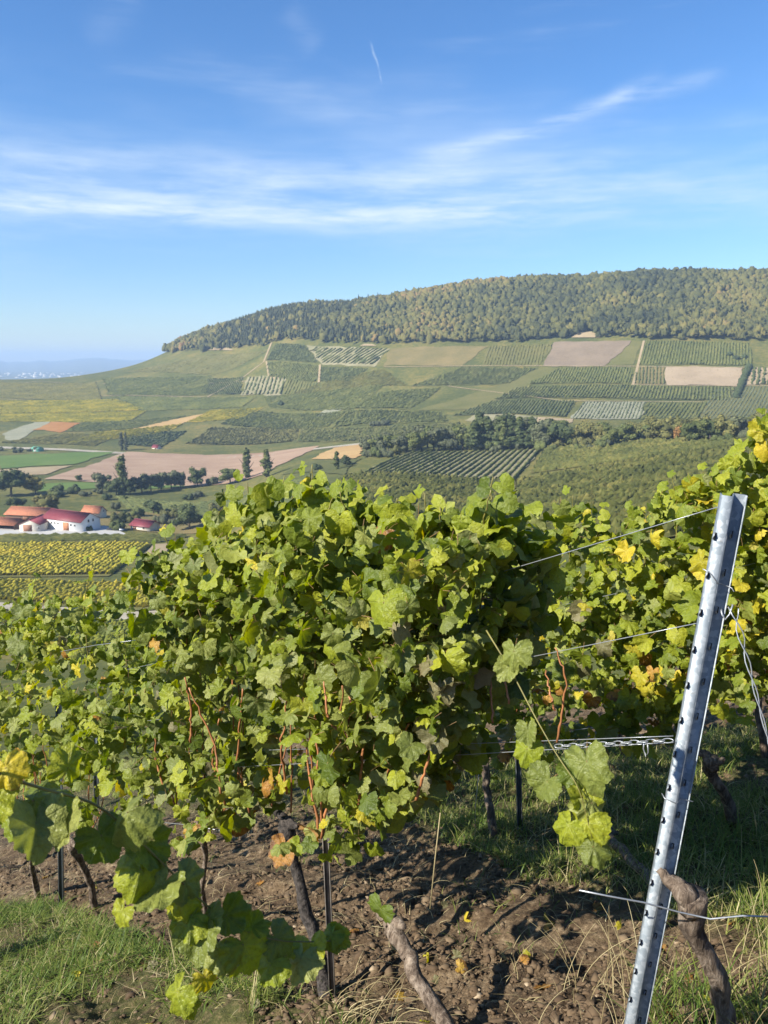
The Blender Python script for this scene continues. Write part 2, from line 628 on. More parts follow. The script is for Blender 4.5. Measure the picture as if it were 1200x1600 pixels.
def rows_stuff(name, rows, mat, label):
    mb = MB()
    for V, Q, tn in rows: mb.add(V, Q, None, tn)
    if not rows: return
    ob = mb.build(name, mat)
    tag(ob, label, None, None, 'stuff')


def rows_things(rows, mat, label, cat, group):
    for V, Q, tn in rows:
        c = V.mean(0); c[2] = V[:, 2].min()
        pp = project(V[:, 0], V[:, 1], V[:, 2])
        if ((pp[0] > -10) & (pp[0] < 1210)).sum() < 4: continue
        ob = link('vine_row', make_mesh('vine_row', V - c, Q, None, [mat], tn), None, c)
        tag(ob, label, cat, group)


VG = lambda a, b, c: [(0, a), (.5, b), (1, c)]
MV_green = tint_mat('far_vines_green', VG((.055, .066, .018), (.100, .112, .030), (.17, .162, .046)), .85)
MV_dark = tint_mat('far_vines_dark', VG((.042, .054, .018), (.074, .088, .026), (.125, .130, .040)), .85)
MV_olive = tint_mat('far_vines_olive', VG((.06, .06, .016), (.11, .105, .026), (.17, .145, .04)), .85)
MV_grey = tint_mat('far_vines_greyish', VG((.07, .085, .04), (.11, .125, .06), (.16, .165, .085)), .85)
MV_yellow = tint_mat('far_vines_yellow', VG((.10, .105, .015), (.21, .19, .022), (.36, .28, .03)), .8, .15)
MV_gold = tint_mat('golden_vines', VG((.19, .185, .020), (.36, .31, .030), (.54, .40, .035)), .8, .2)
MV_lime = tint_mat('lime_vines', VG((.10, .13, .016), (.20, .215, .026), (.32, .28, .03)), .8, .2)
MV_near = tint_mat('slope_vines', VG((.045, .054, .015), (.092, .100, .025), (.19, .168, .045)), .85, .1)

MF = {
    'brown': ground_mat('field_soil_pink', [(0, (.25, .160, .105)), (.5, (.31, .21, .138)), (1, (.37, .26, .175))], (.02, .5), stretch=(1, 2.5, 1)),
    'ochre': ground_mat('field_ochre', [(0, (.34, .21, .085)), (1, (.44, .30, .13))], (.03, .5)),
    'meadow': ground_mat('field_meadow', [(0, (.075, .13, .025)), (1, (.12, .17, .04))], (.03, .5)),
    'tan': ground_mat('field_tan', [(0, (.25, .19, .105)), (1, (.36, .28, .17))], (.03, .6)),
    'mauve': ground_mat('field_mauve', [(0, (.16, .122, .082)), (1, (.23, .175, .118))], (.03, .4)),
    'pinktan': ground_mat('field_pinktan', [(0, (.27, .205, .130)), (1, (.36, .275, .18))], (.03, .4)),
    'grey': ground_mat('field_grey', [(0, (.20, .20, .13)), (1, (.28, .27, .18))], (.03, .4)),
    'dry': ground_mat('field_dry', [(0, (.13, .115, .042)), (1, (.21, .16, .065))], (.03, .4)),
    'olive': ground_mat('field_olive', [(0, (.095, .10, .028)), (1, (.15, .135, .045))], (.03, .4)),
    'green': ground_mat('field_green', [(0, (.080, .092, .024)), (1, (.125, .125, .036))], (.03, .4)),
    'dark': ground_mat('field_dark', [(0, (.062, .074, .022)), (1, (.105, .105, .034))], (.03, .4)),
    'yellow': ground_mat('field_yellow', [(0, (.25, .20, .03)), (1, (.38, .28, .045))], (.03, .4)),
    'orange': ground_mat('field_orange', [(0, (.27, .12, .035)), (1, (.36, .18, .06))], (.03, .4)),
    'road': ground_mat('gravel_road', [(0, (.26, .23, .17)), (1, (.40, .36, .28))], (.1, 1.5)),
    'concrete': ground_mat('concrete_yard', [(0, (.36, .35, .33)), (1, (.46, .45, .42))], (.05, .8)),
    'under': ground_mat('vine_alley_grass', [(0, (.075, .075, .022)), (.6, (.105, .10, .032)), (1, (.18, .145, .06))], (.05, .7)),
    'pale': ground_mat('pale_alley_soil', [(0, (.18, .165, .085)), (1, (.28, .25, .145))], (.05, .7)),
}

# (sheet colour, quad in the photo, label, rows: (direction, spacing, height, width, material) or None)
V_ = lambda quad, dpx, sp, h, w_, m: (dpx, sp, h, w_, m)
PARCELS = [
    ('olive', [(190, 582), (330, 553), (424, 546), (330, 587)], 'dry olive grass slope under the left end of the wood', (((250, 580), (300, 560)), 5, .6, 1.4, MV_olive)),
    ('green', [(412, 620), (600, 602), (552, 641), (420, 637)], 'green vineyard left of the middle of the slope', (((430, 636), (470, 618)), 3.4, 1.3, 1.6, MV_green)),
    ('green', [(500, 599), (600, 577), (640, 603), (446, 619)], 'olive green vineyard under the small dark plots', (((520, 612), (560, 590)), 3.4, 1.2, 1.6, MV_olive)),
    ('green', [(380, 640), (540, 643), (512, 667), (345, 663)], 'green vineyard between the yellow strip and the middle of the slope', (((400, 662), (440, 642)), 3.4, 1.3, 1.6, MV_green)),
    ('olive', [(472, 668), (560, 669), (560, 691), (464, 691)], 'olive green vineyard above the farm road', (((480, 690), (510, 670)), 3.4, 1.2, 1.6, MV_green)),
    ('olive', [(0, 647), (230, 642), (200, 660), (0, 659)], 'olive yellow vineyard on the lower left slope', (((0, 657), (200, 648)), 3.6, 1.3, 1.7, MV_yellow)),
    ('green', [(128, 662), (292, 650), (205, 671), (100, 675)], 'green vineyard right of the orange field', (((130, 672), (250, 655)), 3.6, 1.3, 1.7, MV_green)),
    ('olive', [(0, 692), (98, 678), (180, 680), (150, 697), (0, 697)][:4], 'olive green vineyard below the orange field', (((20, 694), (120, 682)), 3.6, 1.3, 1.7, MV_olive)),
    ('olive', [(560, 670), (720, 660), (700, 690), (562, 692)], 'olive green vineyard behind the left end of the tree belt', (((580, 690), (620, 668)), 3.4, 1.2, 1.6, MV_green)),
    ('olive', [(0, 598), (150, 598), (160, 625), (0, 622)], 'olive green vineyard at the foot of the left hill shoulder', (((0, 612), (150, 612)), 4, 1.4, 1.6, MV_olive)),
    ('green', [(160, 592), (330, 588), (320, 618), (170, 618)], 'green vineyard on the left hill shoulder', (((200, 615), (290, 595)), 4, 1.5, 1.8, MV_green)),
    ('yellow', [(0, 626), (180, 624), (230, 640), (0, 646)], 'yellowish vineyard strip on the lower left slope', (((0, 640), (180, 632)), 4, 1.4, 1.8, MV_yellow)),
    ('green', [(180, 620), (400, 620), (380, 636), (220, 642)], 'green vineyard strip below the hill shoulder', (((200, 640), (380, 622)), 4, 1.5, 1.8, MV_green)),
    ('dark', [(430, 538), (478, 540), (500, 568), (416, 564)], 'dark green vineyard plot under the conifers', (((440, 562), (462, 540)), 4, 1.6, 2.0, MV_dark)),
    ('pale', [(480, 540), (609, 545), (585, 574), (502, 570)], 'vineyard plot with dark rows on pale soil', (((505, 570), (545, 543)), 8.5, 2.2, 3.2, MV_dark)),
    ('green', [(416, 566), (498, 571), (496, 597), (420, 590)], 'green vineyard plot beside the pale track', (((425, 590), (440, 567)), 4, 1.6, 1.8, MV_green)),
    ('dark', [(502, 573), (575, 576), (546, 597), (499, 597)], 'dark green vineyard plot beside the pale field path', (((505, 595), (530, 574)), 4, 1.6, 2.0, MV_dark)),
    ('pale', [(386, 589), (447, 591), (441, 617), (378, 617)], 'vineyard plot with dark upright rows on brown soil', (((392, 616), (402, 590)), 6.5, 2.0, 3.0, MV_dark)),
    ('olive', [(449, 592), (498, 599), (482, 619), (443, 617)], 'dotted pale green vineyard plot on the mid slope', (((450, 616), (460, 594)), 6, 1.5, 2.0, MV_green)),
    ('green', [(325, 592), (380, 589), (375, 617), (310, 617)], 'dark green vineyard plot left of the upright rows', (((330, 616), (345, 592)), 4, 1.6, 2.0, MV_dark)),
    ('dry', [(612, 545), (764, 542), (722, 571), (597, 573)], 'brown dry terrace below the wood', None),
    ('olive', [(766, 541), (864, 538), (842, 571), (752, 571)], 'olive green terrace below the wood', (((770, 570), (780, 542)), 5, 1.2, 1.6, MV_olive)),
    ('mauve', [(866, 535), (986, 532), (946, 572), (846, 573)], 'mauve bare field below the sandy bank', None),
    ('olive', [(986, 533), (1002, 533), (988, 572), (948, 572)], 'narrow olive strip beside the white track', None),
    ('green', [(1008, 533), (1172, 537), (1176, 572), (998, 571)], 'broad green vineyard plot with upright rows under the wood', (((1010, 571), (1020, 536)), 4.2, 1.7, 1.9, MV_green)),
    ('dry', [(996, 574), (1034, 574), (1040, 601), (990, 601)], 'narrow brown vineyard plot with upright rows', (((1005, 600), (1007, 575)), 4.6, 1.6, 1.6, MV_dark)),
    ('pinktan', [(1036, 574), (1160, 576), (1158, 604), (1042, 602)], 'pinkish tan bare plot on the right slope', (((1070, 603), (1067, 576)), 5, .3, .7, MV_olive)),
    ('tan', [(1174, 574), (1240, 575), (1240, 602), (1166, 602)], 'brown striped plot at the right edge of the slope', (((1180, 602), (1184, 575)), 6.5, 1.8, 3.0, MV_dark)),
    ('dark', [(722, 574), (838, 575), (796, 600), (640, 604)], 'dark green vineyard band under the dry terrace', (((700, 602), (735, 575)), 4, 1.6, 2.0, MV_green)),
    ('olive', [(842, 576), (872, 575), (740, 640), (650, 642)], 'yellowish grass band running down the slope', None),
    ('green', [(874, 575), (988, 575), (984, 601), (822, 601)], 'green vineyard plot right of the yellowish band', (((880, 600), (893, 576)), 4, 1.6, 2.0, MV_green)),
    ('olive', [(900, 602), (1090, 604), (1085, 606), (830, 606)], 'thin pale track between two vineyard plots', None),
    ('dark', [(806, 606), (1148, 607), (1138, 627), (772, 625)], 'long dark green vineyard plot with slanted rows', (((900, 627), (915, 607)), 4.2, 1.7, 2.0, MV_green)),
    ('dark', [(768, 627), (898, 627), (882, 652), (706, 650)], 'dark green vineyard plot above the tree belt', (((780, 650), (800, 628)), 4, 1.6, 2.2, MV_dark)),
    ('grey', [(914, 628), (1010, 629), (1000, 655), (890, 655)], 'pale grey green vineyard plot above the tree belt', (((930, 655), (945, 629)), 4, 1.2, 1.6, MV_grey)),
    ('green', [(1012, 630), (1106, 630), (1090, 656), (1002, 656)], 'green vineyard plot with fine upright rows', (((1040, 655), (1058, 631)), 4.2, 1.6, 1.9, MV_green)),
    ('olive', [(1112, 606), (1240, 604), (1240, 655), (1094, 656)], 'olive green plot at the right edge of the slope', (((1120, 650), (1150, 608)), 4, 1.0, 1.6, MV_grey)),
    ('pale', [(742, 648), (836, 652), (826, 664), (726, 658)], 'pale green strip above the tree belt', None),
    ('tan', [(838, 652), (896, 656), (886, 664), (828, 664)], 'pale tan strip above the tree belt', None),
    ('green', [(560, 620), (690, 606), (640, 640), (540, 640)], 'green vineyard in the middle of the slope', (((560, 638), (610, 612)), 4, 1.6, 2.0, MV_green)),
    ('green', [(545, 642), (690, 644), (700, 660), (520, 668)], 'green vineyard above the left end of the tree belt', (((550, 664), (580, 644)), 4, 1.6, 2.0, MV_green)),
    ('yellow', [(330, 641), (412, 637), (372, 655), (290, 660)], 'bright yellow vineyard strip on the lower slope', (((300, 658), (400, 638)), 4, 1.4, 1.8, MV_yellow)),
    ('ochre', [(226, 662), (330, 645), (285, 662), (200, 673)], 'orange brown strip beside the yellow vineyard', None),
    ('yellow', [(150, 676), (290, 662), (250, 678), (100, 694)], 'yellow green vineyard above the brown field', (((110, 690), (270, 666)), 4, 1.4, 1.8, MV_yellow)),
    ('orange', [(52, 672), (78, 660), (126, 662), (96, 676)], 'orange field at the left', None),
    ('grey', [(0, 680), (54, 660), (76, 660), (20, 692)], 'pale grey strip left of the orange field', None),
    ('dark', [(184, 694), (216, 676), (292, 674), (250, 700)], 'dark green square field behind the poplar pair', (((200, 694), (250, 676)), 4, 1.5, 2.2, MV_dark)),
    ('olive', [(330, 668), (470, 664), (460, 690), (290, 694)], 'olive brown vineyard above the brown field', (((340, 690), (380, 668)), 4, 1.3, 1.6, MV_olive)),
    ('grey', [(486, 651), (516, 637), (540, 637), (514, 652)], 'small grey plot in the green slope', None),
    ('road', [(0, 698), (570, 692), (570, 694.2), (0, 701)], 'pale farm road along the foot of the slope', None),
    ('brown', [(70, 750), (196, 706), (500, 697), (412, 742)], 'large pinkish brown ploughed field in the valley', None),
    ('ochre', [(484, 719), (522, 700), (570, 694), (560, 716)], 'orange tan stubble field right of the brown field', None),
    ('meadow', [(0, 713), (180, 706), (112, 726), (0, 733)], 'bright green meadow at the left edge of the valley', None),
    ('tan', [(0, 735), (112, 728), (74, 742), (0, 744)], 'pale tan strip below the green meadow', None),
    ('meadow', [(70, 757), (330, 748), (300, 760), (60, 768)], 'green meadow strip behind the valley trees', None),
    ('dark', [(440, 742), (492, 721), (562, 718), (540, 742)], 'dark green meadow right of the two poplars', None),
    ('under', [(180, 776), (480, 748), (520, 765), (200, 796)], 'dark vineyard alleys in the valley floor', (((250, 782), (450, 764)), 2.6, 1.8, 1.2, MV_dark)),
    ('under', [(300, 796), (520, 768), (540, 790), (400, 800)], 'dark vineyard alleys below the valley hedge', (((320, 796), (500, 774)), 2.6, 1.8, 1.2, MV_dark)),
    ('dry', [(120, 800), (330, 792), (360, 822), (170, 826)], 'rough dry grass ground among the shrubs', None),
    ('concrete', [(-60, 826), (165, 822), (200, 836), (-60, 838)], 'pale concrete yard in front of the farm buildings', None),
    ('under', [(-60, 839), (300, 837), (240, 849), (-60, 852)], 'vine alleys below the farm yard', None),
    ('olive', [(-60, 851), (236, 850), (172, 901), (-60, 904)], 'alleys of the golden vineyard', None),
    ('tan', [(205, 895), (238, 851), (262, 850), (258, 898)], 'dry grassy track beside the golden vineyard', None),
    ('olive', [(-60, 906), (330, 899), (330, 928), (-60, 938)], 'alleys of the yellow vineyard', None),
    ('road', [(-60, 938), (330, 929), (330, 937), (-60, 948)], 'grey field path below the yellow vineyard', None),
    ('olive', [(-60, 948), (330, 938), (330, 990), (-60, 1000)], 'alleys of the lime green vineyard', None),
    ('pale', [(560, 742), (640, 708), (850, 701), (800, 752)], 'pale alleys of the striped vineyard slope', None),
    ('under', [(420, 860), (540, 744), (800, 754), (800, 860)], 'alleys of the lower vineyard slope', None),
    ('under', [(800, 860), (806, 752), (1240, 690), (1240, 830)], 'alleys of the right vineyard slope', None),
    ('under', [(852, 700), (1240, 668), (1240, 690), (830, 740)], 'alleys of the upper right vineyard slope', None),
]
for i, (mk, quad, label, rw) in enumerate(PARCELS):
    off = .5 + .012 * (i % 9)
    nm = 'field_road' if mk == 'road' else 'farmyard' if mk == 'concrete' else 'field'
    big = quad[0][1] > 760 or mk == 'under'
    P = drape(nm, quad, MF[mk], (.12 if big else off) + .004 * i * (1 if big else 0), label, 5.0 if big else 7.0)
    if rw is not None:
        dpx, sp, h, w_, m = rw
        sp2 = sp if mk == 'pale' or sp < 3 else max(3.0, sp * .82)
        R_ = hedge_rows(P, dpx, sp2, (h + .2) * .82, w_ * .9, max(2.2, sp2 * .7), .32, .05)
        rows_stuff('vine_rows', R_, m, 'rows of vines on the ' + label)

# thin tracks on the hill
for pts, wpx, lab in [(a_, b_ * .62, c_) for a_, b_, c_ in [
    ([(1006, 533), (997, 570), (989, 602)], 1.4, 'white track climbing between two plots'),
    ([(424, 536), (412, 566), (380, 590), (322, 622)], 1.6, 'pale track slanting down the shoulder of the hill'),
    ([(416, 565), (420, 590), (444, 592)], 1.2, 'pale track between small plots'),
    ([(500, 570), (498, 598)], 1.6, 'pale field path between dark plots'),
    ([(160, 600), (240, 604), (360, 598), (440, 591)], 1.0, 'thin pale track across the left shoulder'),
    ([(600, 574), (760, 572), (990, 573), (1172, 575)], .8, 'pale terrace track across the hill'),
    ([(985, 602), (1160, 604), (1240, 603)], 1.0, 'thin track below the tan plot'),
    ([(700, 604), (880, 627), (1100, 629)], 1.0, 'thin track between dark plots'),
    ([(0, 604), (60, 596), (110, 600)], 1.0, 'pale lane at the left crest'),
    ([(0, 626), (100, 622), (190, 618), (320, 621)], 1.0, 'thin lane across the lower left slope')]]:
    W = []
    for (p, q_) in zip(pts[:-1], pts[1:]):
        for f in np.linspace(0, 1, 14, endpoint=False):
            W.append(hit(p[0] + (q_[0] - p[0]) * f, p[1] + (q_[1] - p[1]) * f))
    W.append(hit(*pts[-1])); W = np.array(W)
    T = np.gradient(W, axis=0); T /= np.linalg.norm(T, axis=1)[:, None]
    N = np.stack([-T[:, 1], T[:, 0]], 1)
    hw = 1.6 * wpx
    A, B = W + N * hw, W - N * hw
    V = np.concatenate([np.c_[A, H(A[:, 0], A[:, 1]) + .75], np.c_[B, H(B[:, 0], B[:, 1]) + .75]])
    n = len(W)
    Q = [[k, k + 1, n + k + 1, n + k] for k in range(n - 1)]
    ob = link('track', make_mesh('track', V, Q, None, [MF['tan']], smooth=True))
    tag(ob, lab, None, None, 'structure')

# the nearer slopes: rows one can follow
def wquad(quad): return [hit(x, y) for x, y in quad]
rows_things(hedge_rows(wquad([(-60, 853), (236, 852), (172, 899), (-60, 902)]), ((165, 897), (229, 851)), 2.3, 1.7, 2.0, .8, .22), MV_gold,
            'golden yellow vine row running up to the farm buildings', 'vine row', 'golden vine rows below the farm')
rows_things(hedge_rows(wquad([(-60, 840), (300, 838), (244, 848), (-60, 851)]), ((0, 846), (235, 842)), 3.6, 1.9, 1.3, 1.5, .22), MV_near,
            'green vine row running along the farm yard', 'vine row', 'green vine rows along the farm yard')
rows_things(hedge_rows(wquad([(-60, 908), (330, 900), (330, 926), (-60, 936)]), ((60, 925), (130, 902)), 2.3, 1.9, 1.7, 1.0, .22), MV_gold,
            'short yellow vine row in the strip below the golden vineyard', 'vine row', 'yellow vine rows below the golden vineyard')
rows_things(hedge_rows(wquad([(-60, 949), (330, 939), (330, 990), (-60, 1000)]), ((90, 985), (170, 945)), 2.3, 1.9, 1.7, .9, .22), MV_lime,
            'lime green vine row just beyond the foreground vines', 'vine row', 'lime green vine rows beyond the foreground vines')
rows_things(hedge_rows(wquad([(560, 742), (640, 708), (850, 701), (800, 752)]), ((640, 752), (728, 704)), 4.2, 1.6, 1.5, 1.6, .2), MV_green,
            'green vine row with pale soil beside it on the striped slope', 'vine row', 'vine rows of the striped slope')
for quad, dp, lab in [([(420, 860), (540, 744), (800, 754), (800, 860)], ((560, 800), (700, 776)), 'rows of vines on the lower vineyard slope'),
                 ([(800, 860), (806, 752), (1240, 690), (1240, 830)], ((900, 800), (1100, 752)), 'rows of vines on the right vineyard slope'),
                 ([(852, 700), (1240, 668), (1240, 690), (830, 740)], ((900, 720), (1100, 694)), 'rows of vines on the upper right vineyard slope')]:
    rows_stuff('vine_rows', hedge_rows(wquad(quad), dp, 2.5, 1.9, 1.25, 1.2, .40, .03), MV_near, lab)

# ------------------------------------------------------------------ the wood on the hill
def ico(sub):
    import bmesh
    bm = bmesh.new(); bmesh.ops.create_icosphere(bm, subdivisions=sub, radius=1)
    v = np.array([x.co[:] for x in bm.verts]); f = np.array([[y.index for y in x.verts] for x in bm.faces]); bm.free()
    return v, f


IV2, IF2 = ico(2)
IV3, IF3 = ico(3)
keep = (IV3[IF3].mean(1)[:, 2] > -.35)
M_WOOD = tint_mat('wood_crowns', [(0, (.032, .038, .018)), (.2, (.056, .060, .020)), (.45, (.092, .090, .026)), (.65, (.128, .114, .032)), (.85, (.165, .125, .040)), (1, (.20, .12, .050))], .9)


def lump(v, seed, amp, f=1.6):
    return 1 + amp * 2 * (fbm(v[:, 0] * f + v[:, 2] * 1.3 + seed * 3.7, v[:, 1] * f - v[:, 2] * 1.1 + seed * 1.3, 3, seed) - .5)


PV = []
for k in range(14):
    v = IV3 * lump(IV3, k, .75, 2.4)[:, None]
    v = v * (1 + rng.normal(0, .17, (len(v), 1)))
    PV.append(v)
FK3 = IF3[keep]
used = np.unique(FK3); remap = np.full(len(IV3), -1); remap[used] = np.arange(len(used)); FK3 = remap[FK3]
PV = [p[used] for p in PV]
low_edge = lambda px: np.interp(px, [235, 250, 330, 420, 440, 470, 600, 640, 760, 870, 890, 915, 935, 1000, 1200, 1400], [553, 551, 548, 540, 531, 532, 539, 538, 535, 531, 526, 520, 528, 531, 534, 536])
PV2 = [IV2 * lump(IV2, k, .75, 2.4)[:, None] * (1 + rng.normal(0, .15, (len(IV2), 1))) for k in range(14)]
FK2 = IF2[IV2[IF2].mean(1)[:, 2] > -.35]
mb = MB()
cnt = 0
for Y in np.arange(900, 1760, 6.5):
    for b in np.arange(-.32, .62, 6.5 / Y):
        y = Y + rng.uniform(-3.5, 3.5); x = b * Y + rng.uniform(-3.5, 3.5)
        z = float(H(x, y))
        px, py = project(x, y, z)
        if px < 240 or px > 1290 or py > low_edge(px) + rng.normal(0, 1.5): continue
        # hidden behind the ridge: drop
        ys = np.linspace(max(700, y - 420), y - 25, 12)
        if ((H(x / y * ys, ys) - CAMZ) / ys).max() > (z + 15 - CAMZ) / y: continue
        n_ = float(fbm(x * .012, y * .012, 3, 31))
        back = 345 < px < 560 and py < 528 - (px - 440) * .36
        conif = (back and rng.random() < .85) or (440 < px < 620 and py > low_edge(px) - 20 and rng.random() < .6) or rng.random() < .03
        s = rng.choice([2.4, 3.4, 4.4, 6.2], p=[.25, .35, .27, .13]) * rng.uniform(.75, 1.05)
        far_ = Y > 1130
        P_ = (PV2 if far_ else PV)[rng.integers(14)]
        a = rng.uniform(0, 2 * PI)
        c_, s_ = math.cos(a), math.sin(a)
        vv = P_ @ np.array([[c_, s_, 0], [-s_, c_, 0], [0, 0, 1]])
        if conif:
            hgt = rng.uniform(11, 17)
            zz = (vv[:, 2] - vv[:, 2].min()) / (np.ptp(vv[:, 2]) + 1e-6)
            rr = (1.05 - zz) * (1 + rng.normal(0, .2, len(vv)))
            vv = np.c_[vv[:, 0] * rr * 3.4, vv[:, 1] * rr * 3.4, zz * hgt]
            tn = .08 + rng.normal(0, .06)
        else:
            hh = s * rng.uniform(1.1, 1.5)
            top = rng.uniform(7, 11) + s * rng.uniform(.5, 1.3)
            vv = vv * np.array([s, s, hh]) + np.array([0, 0, top - hh])
            tn = .43 + (n_ - .5) * 1.0 + rng.normal(0, .12)
            if 640 < px < 800 and py < 520: tn += .10
            if py > low_edge(px) - 14 and rng.random() < .25: tn += .2
            if px < 300: tn += .15
        mb.add(vv + np.array([x, y, z - .5]), None, FK2 if far_ else FK3, np.clip(tn + rng.normal(0, .09, len(vv)), 0, 1))
        cnt += 1
for px in (893, 918, 925, 938, 950, 957, 700, 560, 575, 590, 612):
    p = hit(px, 436 if px > 650 else 480, 900)
    y = p[1] + 15; x = p[0] * y / p[1]
    zb = float(H(x, y)); hgt = rng.uniform(17, 24)
    zz = np.linspace(0, 1, 9)
    mbx = MB(); mbx.tube(np.c_[np.full(9, x), np.full(9, y), zb + zz * hgt], 3.0 * (1.02 - zz) * (1 + .25 * np.cos(np.arange(9) * PI)), 7)
    mb.add(np.concatenate(mbx.v) + rng.normal(0, .35, (len(mbx.v[0]), 3)), np.concatenate(mbx.q), None, .06)
print('wood crowns', cnt)
o = mb.build('forest', M_WOOD)
tag(o, 'mixed autumn wood covering the top of the hill', None, None, 'stuff')
# sandy bank at the wood edge, and pale rock ledges
for (px, py, wpx, hpx, lab) in [(915, 524, 44, 9, 'bare sandy bank at the edge of the wood'), (345, 546, 40, 4, 'pale rock ledge under the left end of the wood'), (575, 540, 26, 3, 'pale soil ledge above the striped plot')]:
    drape('sandy_bank', [(px - wpx / 2, py + hpx / 2), (px - wpx / 4, py - hpx / 2), (px + wpx / 4, py - hpx / 2), (px + wpx / 2, py + hpx / 2)], MF['tan'], 1.2, lab, 3.0)

# ------------------------------------------------------------------ trees of the valley
def crown_mesh(name, seed, kind, mat):
    r = np.random.default_rng(seed)
    V = []; T = []; tn = []; n = 0
    if kind == 'poplar':
        lobes = [((r.normal(0, .03), r.normal(0, .03), z), (.085 * (1 - abs(z - .45) * 1.2) + .025) * r.uniform(.8, 1.2), .09) for z in np.linspace(.10, .95, 15)]
    elif kind == 'pine':
        lobes = []
        for z in np.linspace(.25, .95, 7):
            for k in range(3):
                a = r.uniform(0, 6.28); rr = .22 * (1.05 - z)
                lobes.append(((math.cos(a) * rr, math.sin(a) * rr, z), .13 * (1.25 - z) + .03, .08))
    elif kind == 'shrub':
        lobes = [((r.uniform(-.45, .45), r.uniform(-.45, .45), r.uniform(.25, .6)), r.uniform(.25, .42), r.uniform(.25, .4)) for k in range(7)]
    else:
        lobes = [((0, 0, .58), .30, .30)]
        for k in range(13):
            a = r.uniform(0, 6.28); q_ = r.uniform(.12, .36); z = r.uniform(.30, .82)
            lobes.append(((math.cos(a) * q_, math.sin(a) * q_, z), r.uniform(.12, .22), r.uniform(.12, .19)))
    for (c, rr, rz) in lobes:
        # inner mass
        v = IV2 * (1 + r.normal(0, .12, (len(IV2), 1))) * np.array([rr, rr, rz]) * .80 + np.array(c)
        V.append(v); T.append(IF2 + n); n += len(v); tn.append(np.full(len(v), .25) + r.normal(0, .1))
        # leaf sprays over it
        m = int(34 if kind == 'poplar' else 64)
        d = r.normal(0, 1, (m, 3)); d /= np.linalg.norm(d, axis=1)[:, None]
        p = d * np.array([rr, rr, rz]) * r.uniform(.75, 1.18, (m, 1)) + np.array(c)
        e1 = np.cross(d, r.normal(0, 1, (m, 3))); e1 /= np.linalg.norm(e1, axis=1)[:, None]
        e2 = np.cross(d, e1) + d * r.normal(0, .5, (m, 1))
        sz = r.uniform(.02, .055, (m, 1)) * (.7 if kind == 'poplar' else 1)
        q4 = np.stack([p - e1 * sz, p - e2 * sz * .8, p + e1 * sz, p + e2 * sz], 1).reshape(-1, 3)
        b = np.arange(m) * 4 + n
        T.append(np.concatenate([np.stack([b, b + 1, b + 2], 1), np.stack([b, b + 2, b + 3], 1)])); V.append(q4); n += 4 * m
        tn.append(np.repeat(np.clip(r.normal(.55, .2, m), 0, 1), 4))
    return make_mesh(name, np.concatenate(V), None, np.concatenate(T), [mat], np.clip(np.concatenate(tn), 0, 1))


TR = lambda n, a, b, c: tint_mat(n, VG(a, b, c), .85, .12, None, .35)
MT = {'dark': TR('dark_tree_leaves', (.034, .048, .020), (.064, .082, .030), (.11, .13, .044)),
      'green': TR('green_tree_leaves', (.055, .070, .023), (.105, .122, .037), (.175, .185, .056)),
      'olive': TR('olive_tree_leaves', (.075, .080, .026), (.14, .135, .042), (.22, .195, .062)),
      'yellow': TR('yellow_tree_leaves', (.11, .10, .022), (.20, .17, .036), (.31, .24, .05)),
      'orange': TR('orange_tree_leaves', (.17, .095, .035), (.30, .16, .05), (.40, .24, .08)),
      'grey': TR('grey_green_leaves', (.058, .066, .036), (.105, .115, .058), (.165, .17, .085))}
M_BARK = plain('tree_bark', (.09, .07, .05), .9, 0, .4, 8)
trunk_mb = MB(); trunk_mb.tube([(0, 0, -.05), (.01, 0, .2), (0, .01, .45), (.01, .02, .7)], [.035, .028, .02, .01], 6)
for k in range(4):
    a = k * 1.7; trunk_mb.tube([(0, 0, .25 + .07 * k), (math.cos(a) * .12, math.sin(a) * .12, .45 + .06 * k), (math.cos(a) * .2, math.sin(a) * .2, .6 + .05 * k)], [.014, .010, .004], 5)
TRUNK = trunk_mb.mesh('trunk', [M_BARK])
CROWNS = {}


def tree(px, py, hpx, kind, colr, label, group=None, wide=1.0, name=None, cat='tree'):
    p = hit(px, py)
    z = float(H(p[0], p[1]))
    fwd = p[1] * CP - (z - CAMZ) * SP
    h = hpx / FPX * fwd
    key = (kind, colr, RND.randrange(3))
    if key not in CROWNS:
        CROWNS[key] = crown_mesh('crown', hash(str(key)) % 9999 if False else sum(map(ord, str(key))), kind, MT[colr])
    t = empty(name or {'poplar': 'poplar_tree', 'pine': 'pine_tree', 'shrub': 'shrub'}.get(kind, 'broadleaf_tree'), (p[0], p[1], z - .2), RND.uniform(0, 6.28))
    ws = wide * RND.uniform(.9, 1.1)
    t.scale = (h * ws, h * ws, h)
    tag(t, label, cat if kind != 'shrub' else 'shrub', group)
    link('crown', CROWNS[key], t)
    link('trunk', TRUNK, t)
    return t


tree(18, 776, 46, 'round', 'dark', 'big dark round tree at the left edge above the farm roofs', wide=1.15)
tree(56, 772, 34, 'round', 'yellow', 'yellowing tree right of the big dark tree at the left edge', wide=1.1)
tree(72, 806, 36, 'round', 'olive', 'olive green tree standing behind the white garage', wide=1.3)
tree(26, 796, 24, 'round', 'dark', 'low dark tree behind the orange farm roof', wide=1.4)
tree(92, 772, 20, 'shrub', 'dark', 'dark bush right of the yellowing tree', wide=.9)
tree(118, 772, 18, 'shrub', 'dark', 'dark bush between the yellowing tree and the spired tree', wide=.9)
tree(160, 768, 32, 'round', 'grey', 'grey green tree left of the tall spired tree', wide=1.0)
tree(192, 772, 60, 'poplar', 'green', 'tall spired tree among the valley trees', wide=1.2)
tree(182, 773, 32, 'round', 'dark', 'dark round tree at the foot of the tall spired tree', wide=1.1)
tree(203, 773, 30, 'round', 'dark', 'dark tree just right of the tall spired tree', wide=.8)
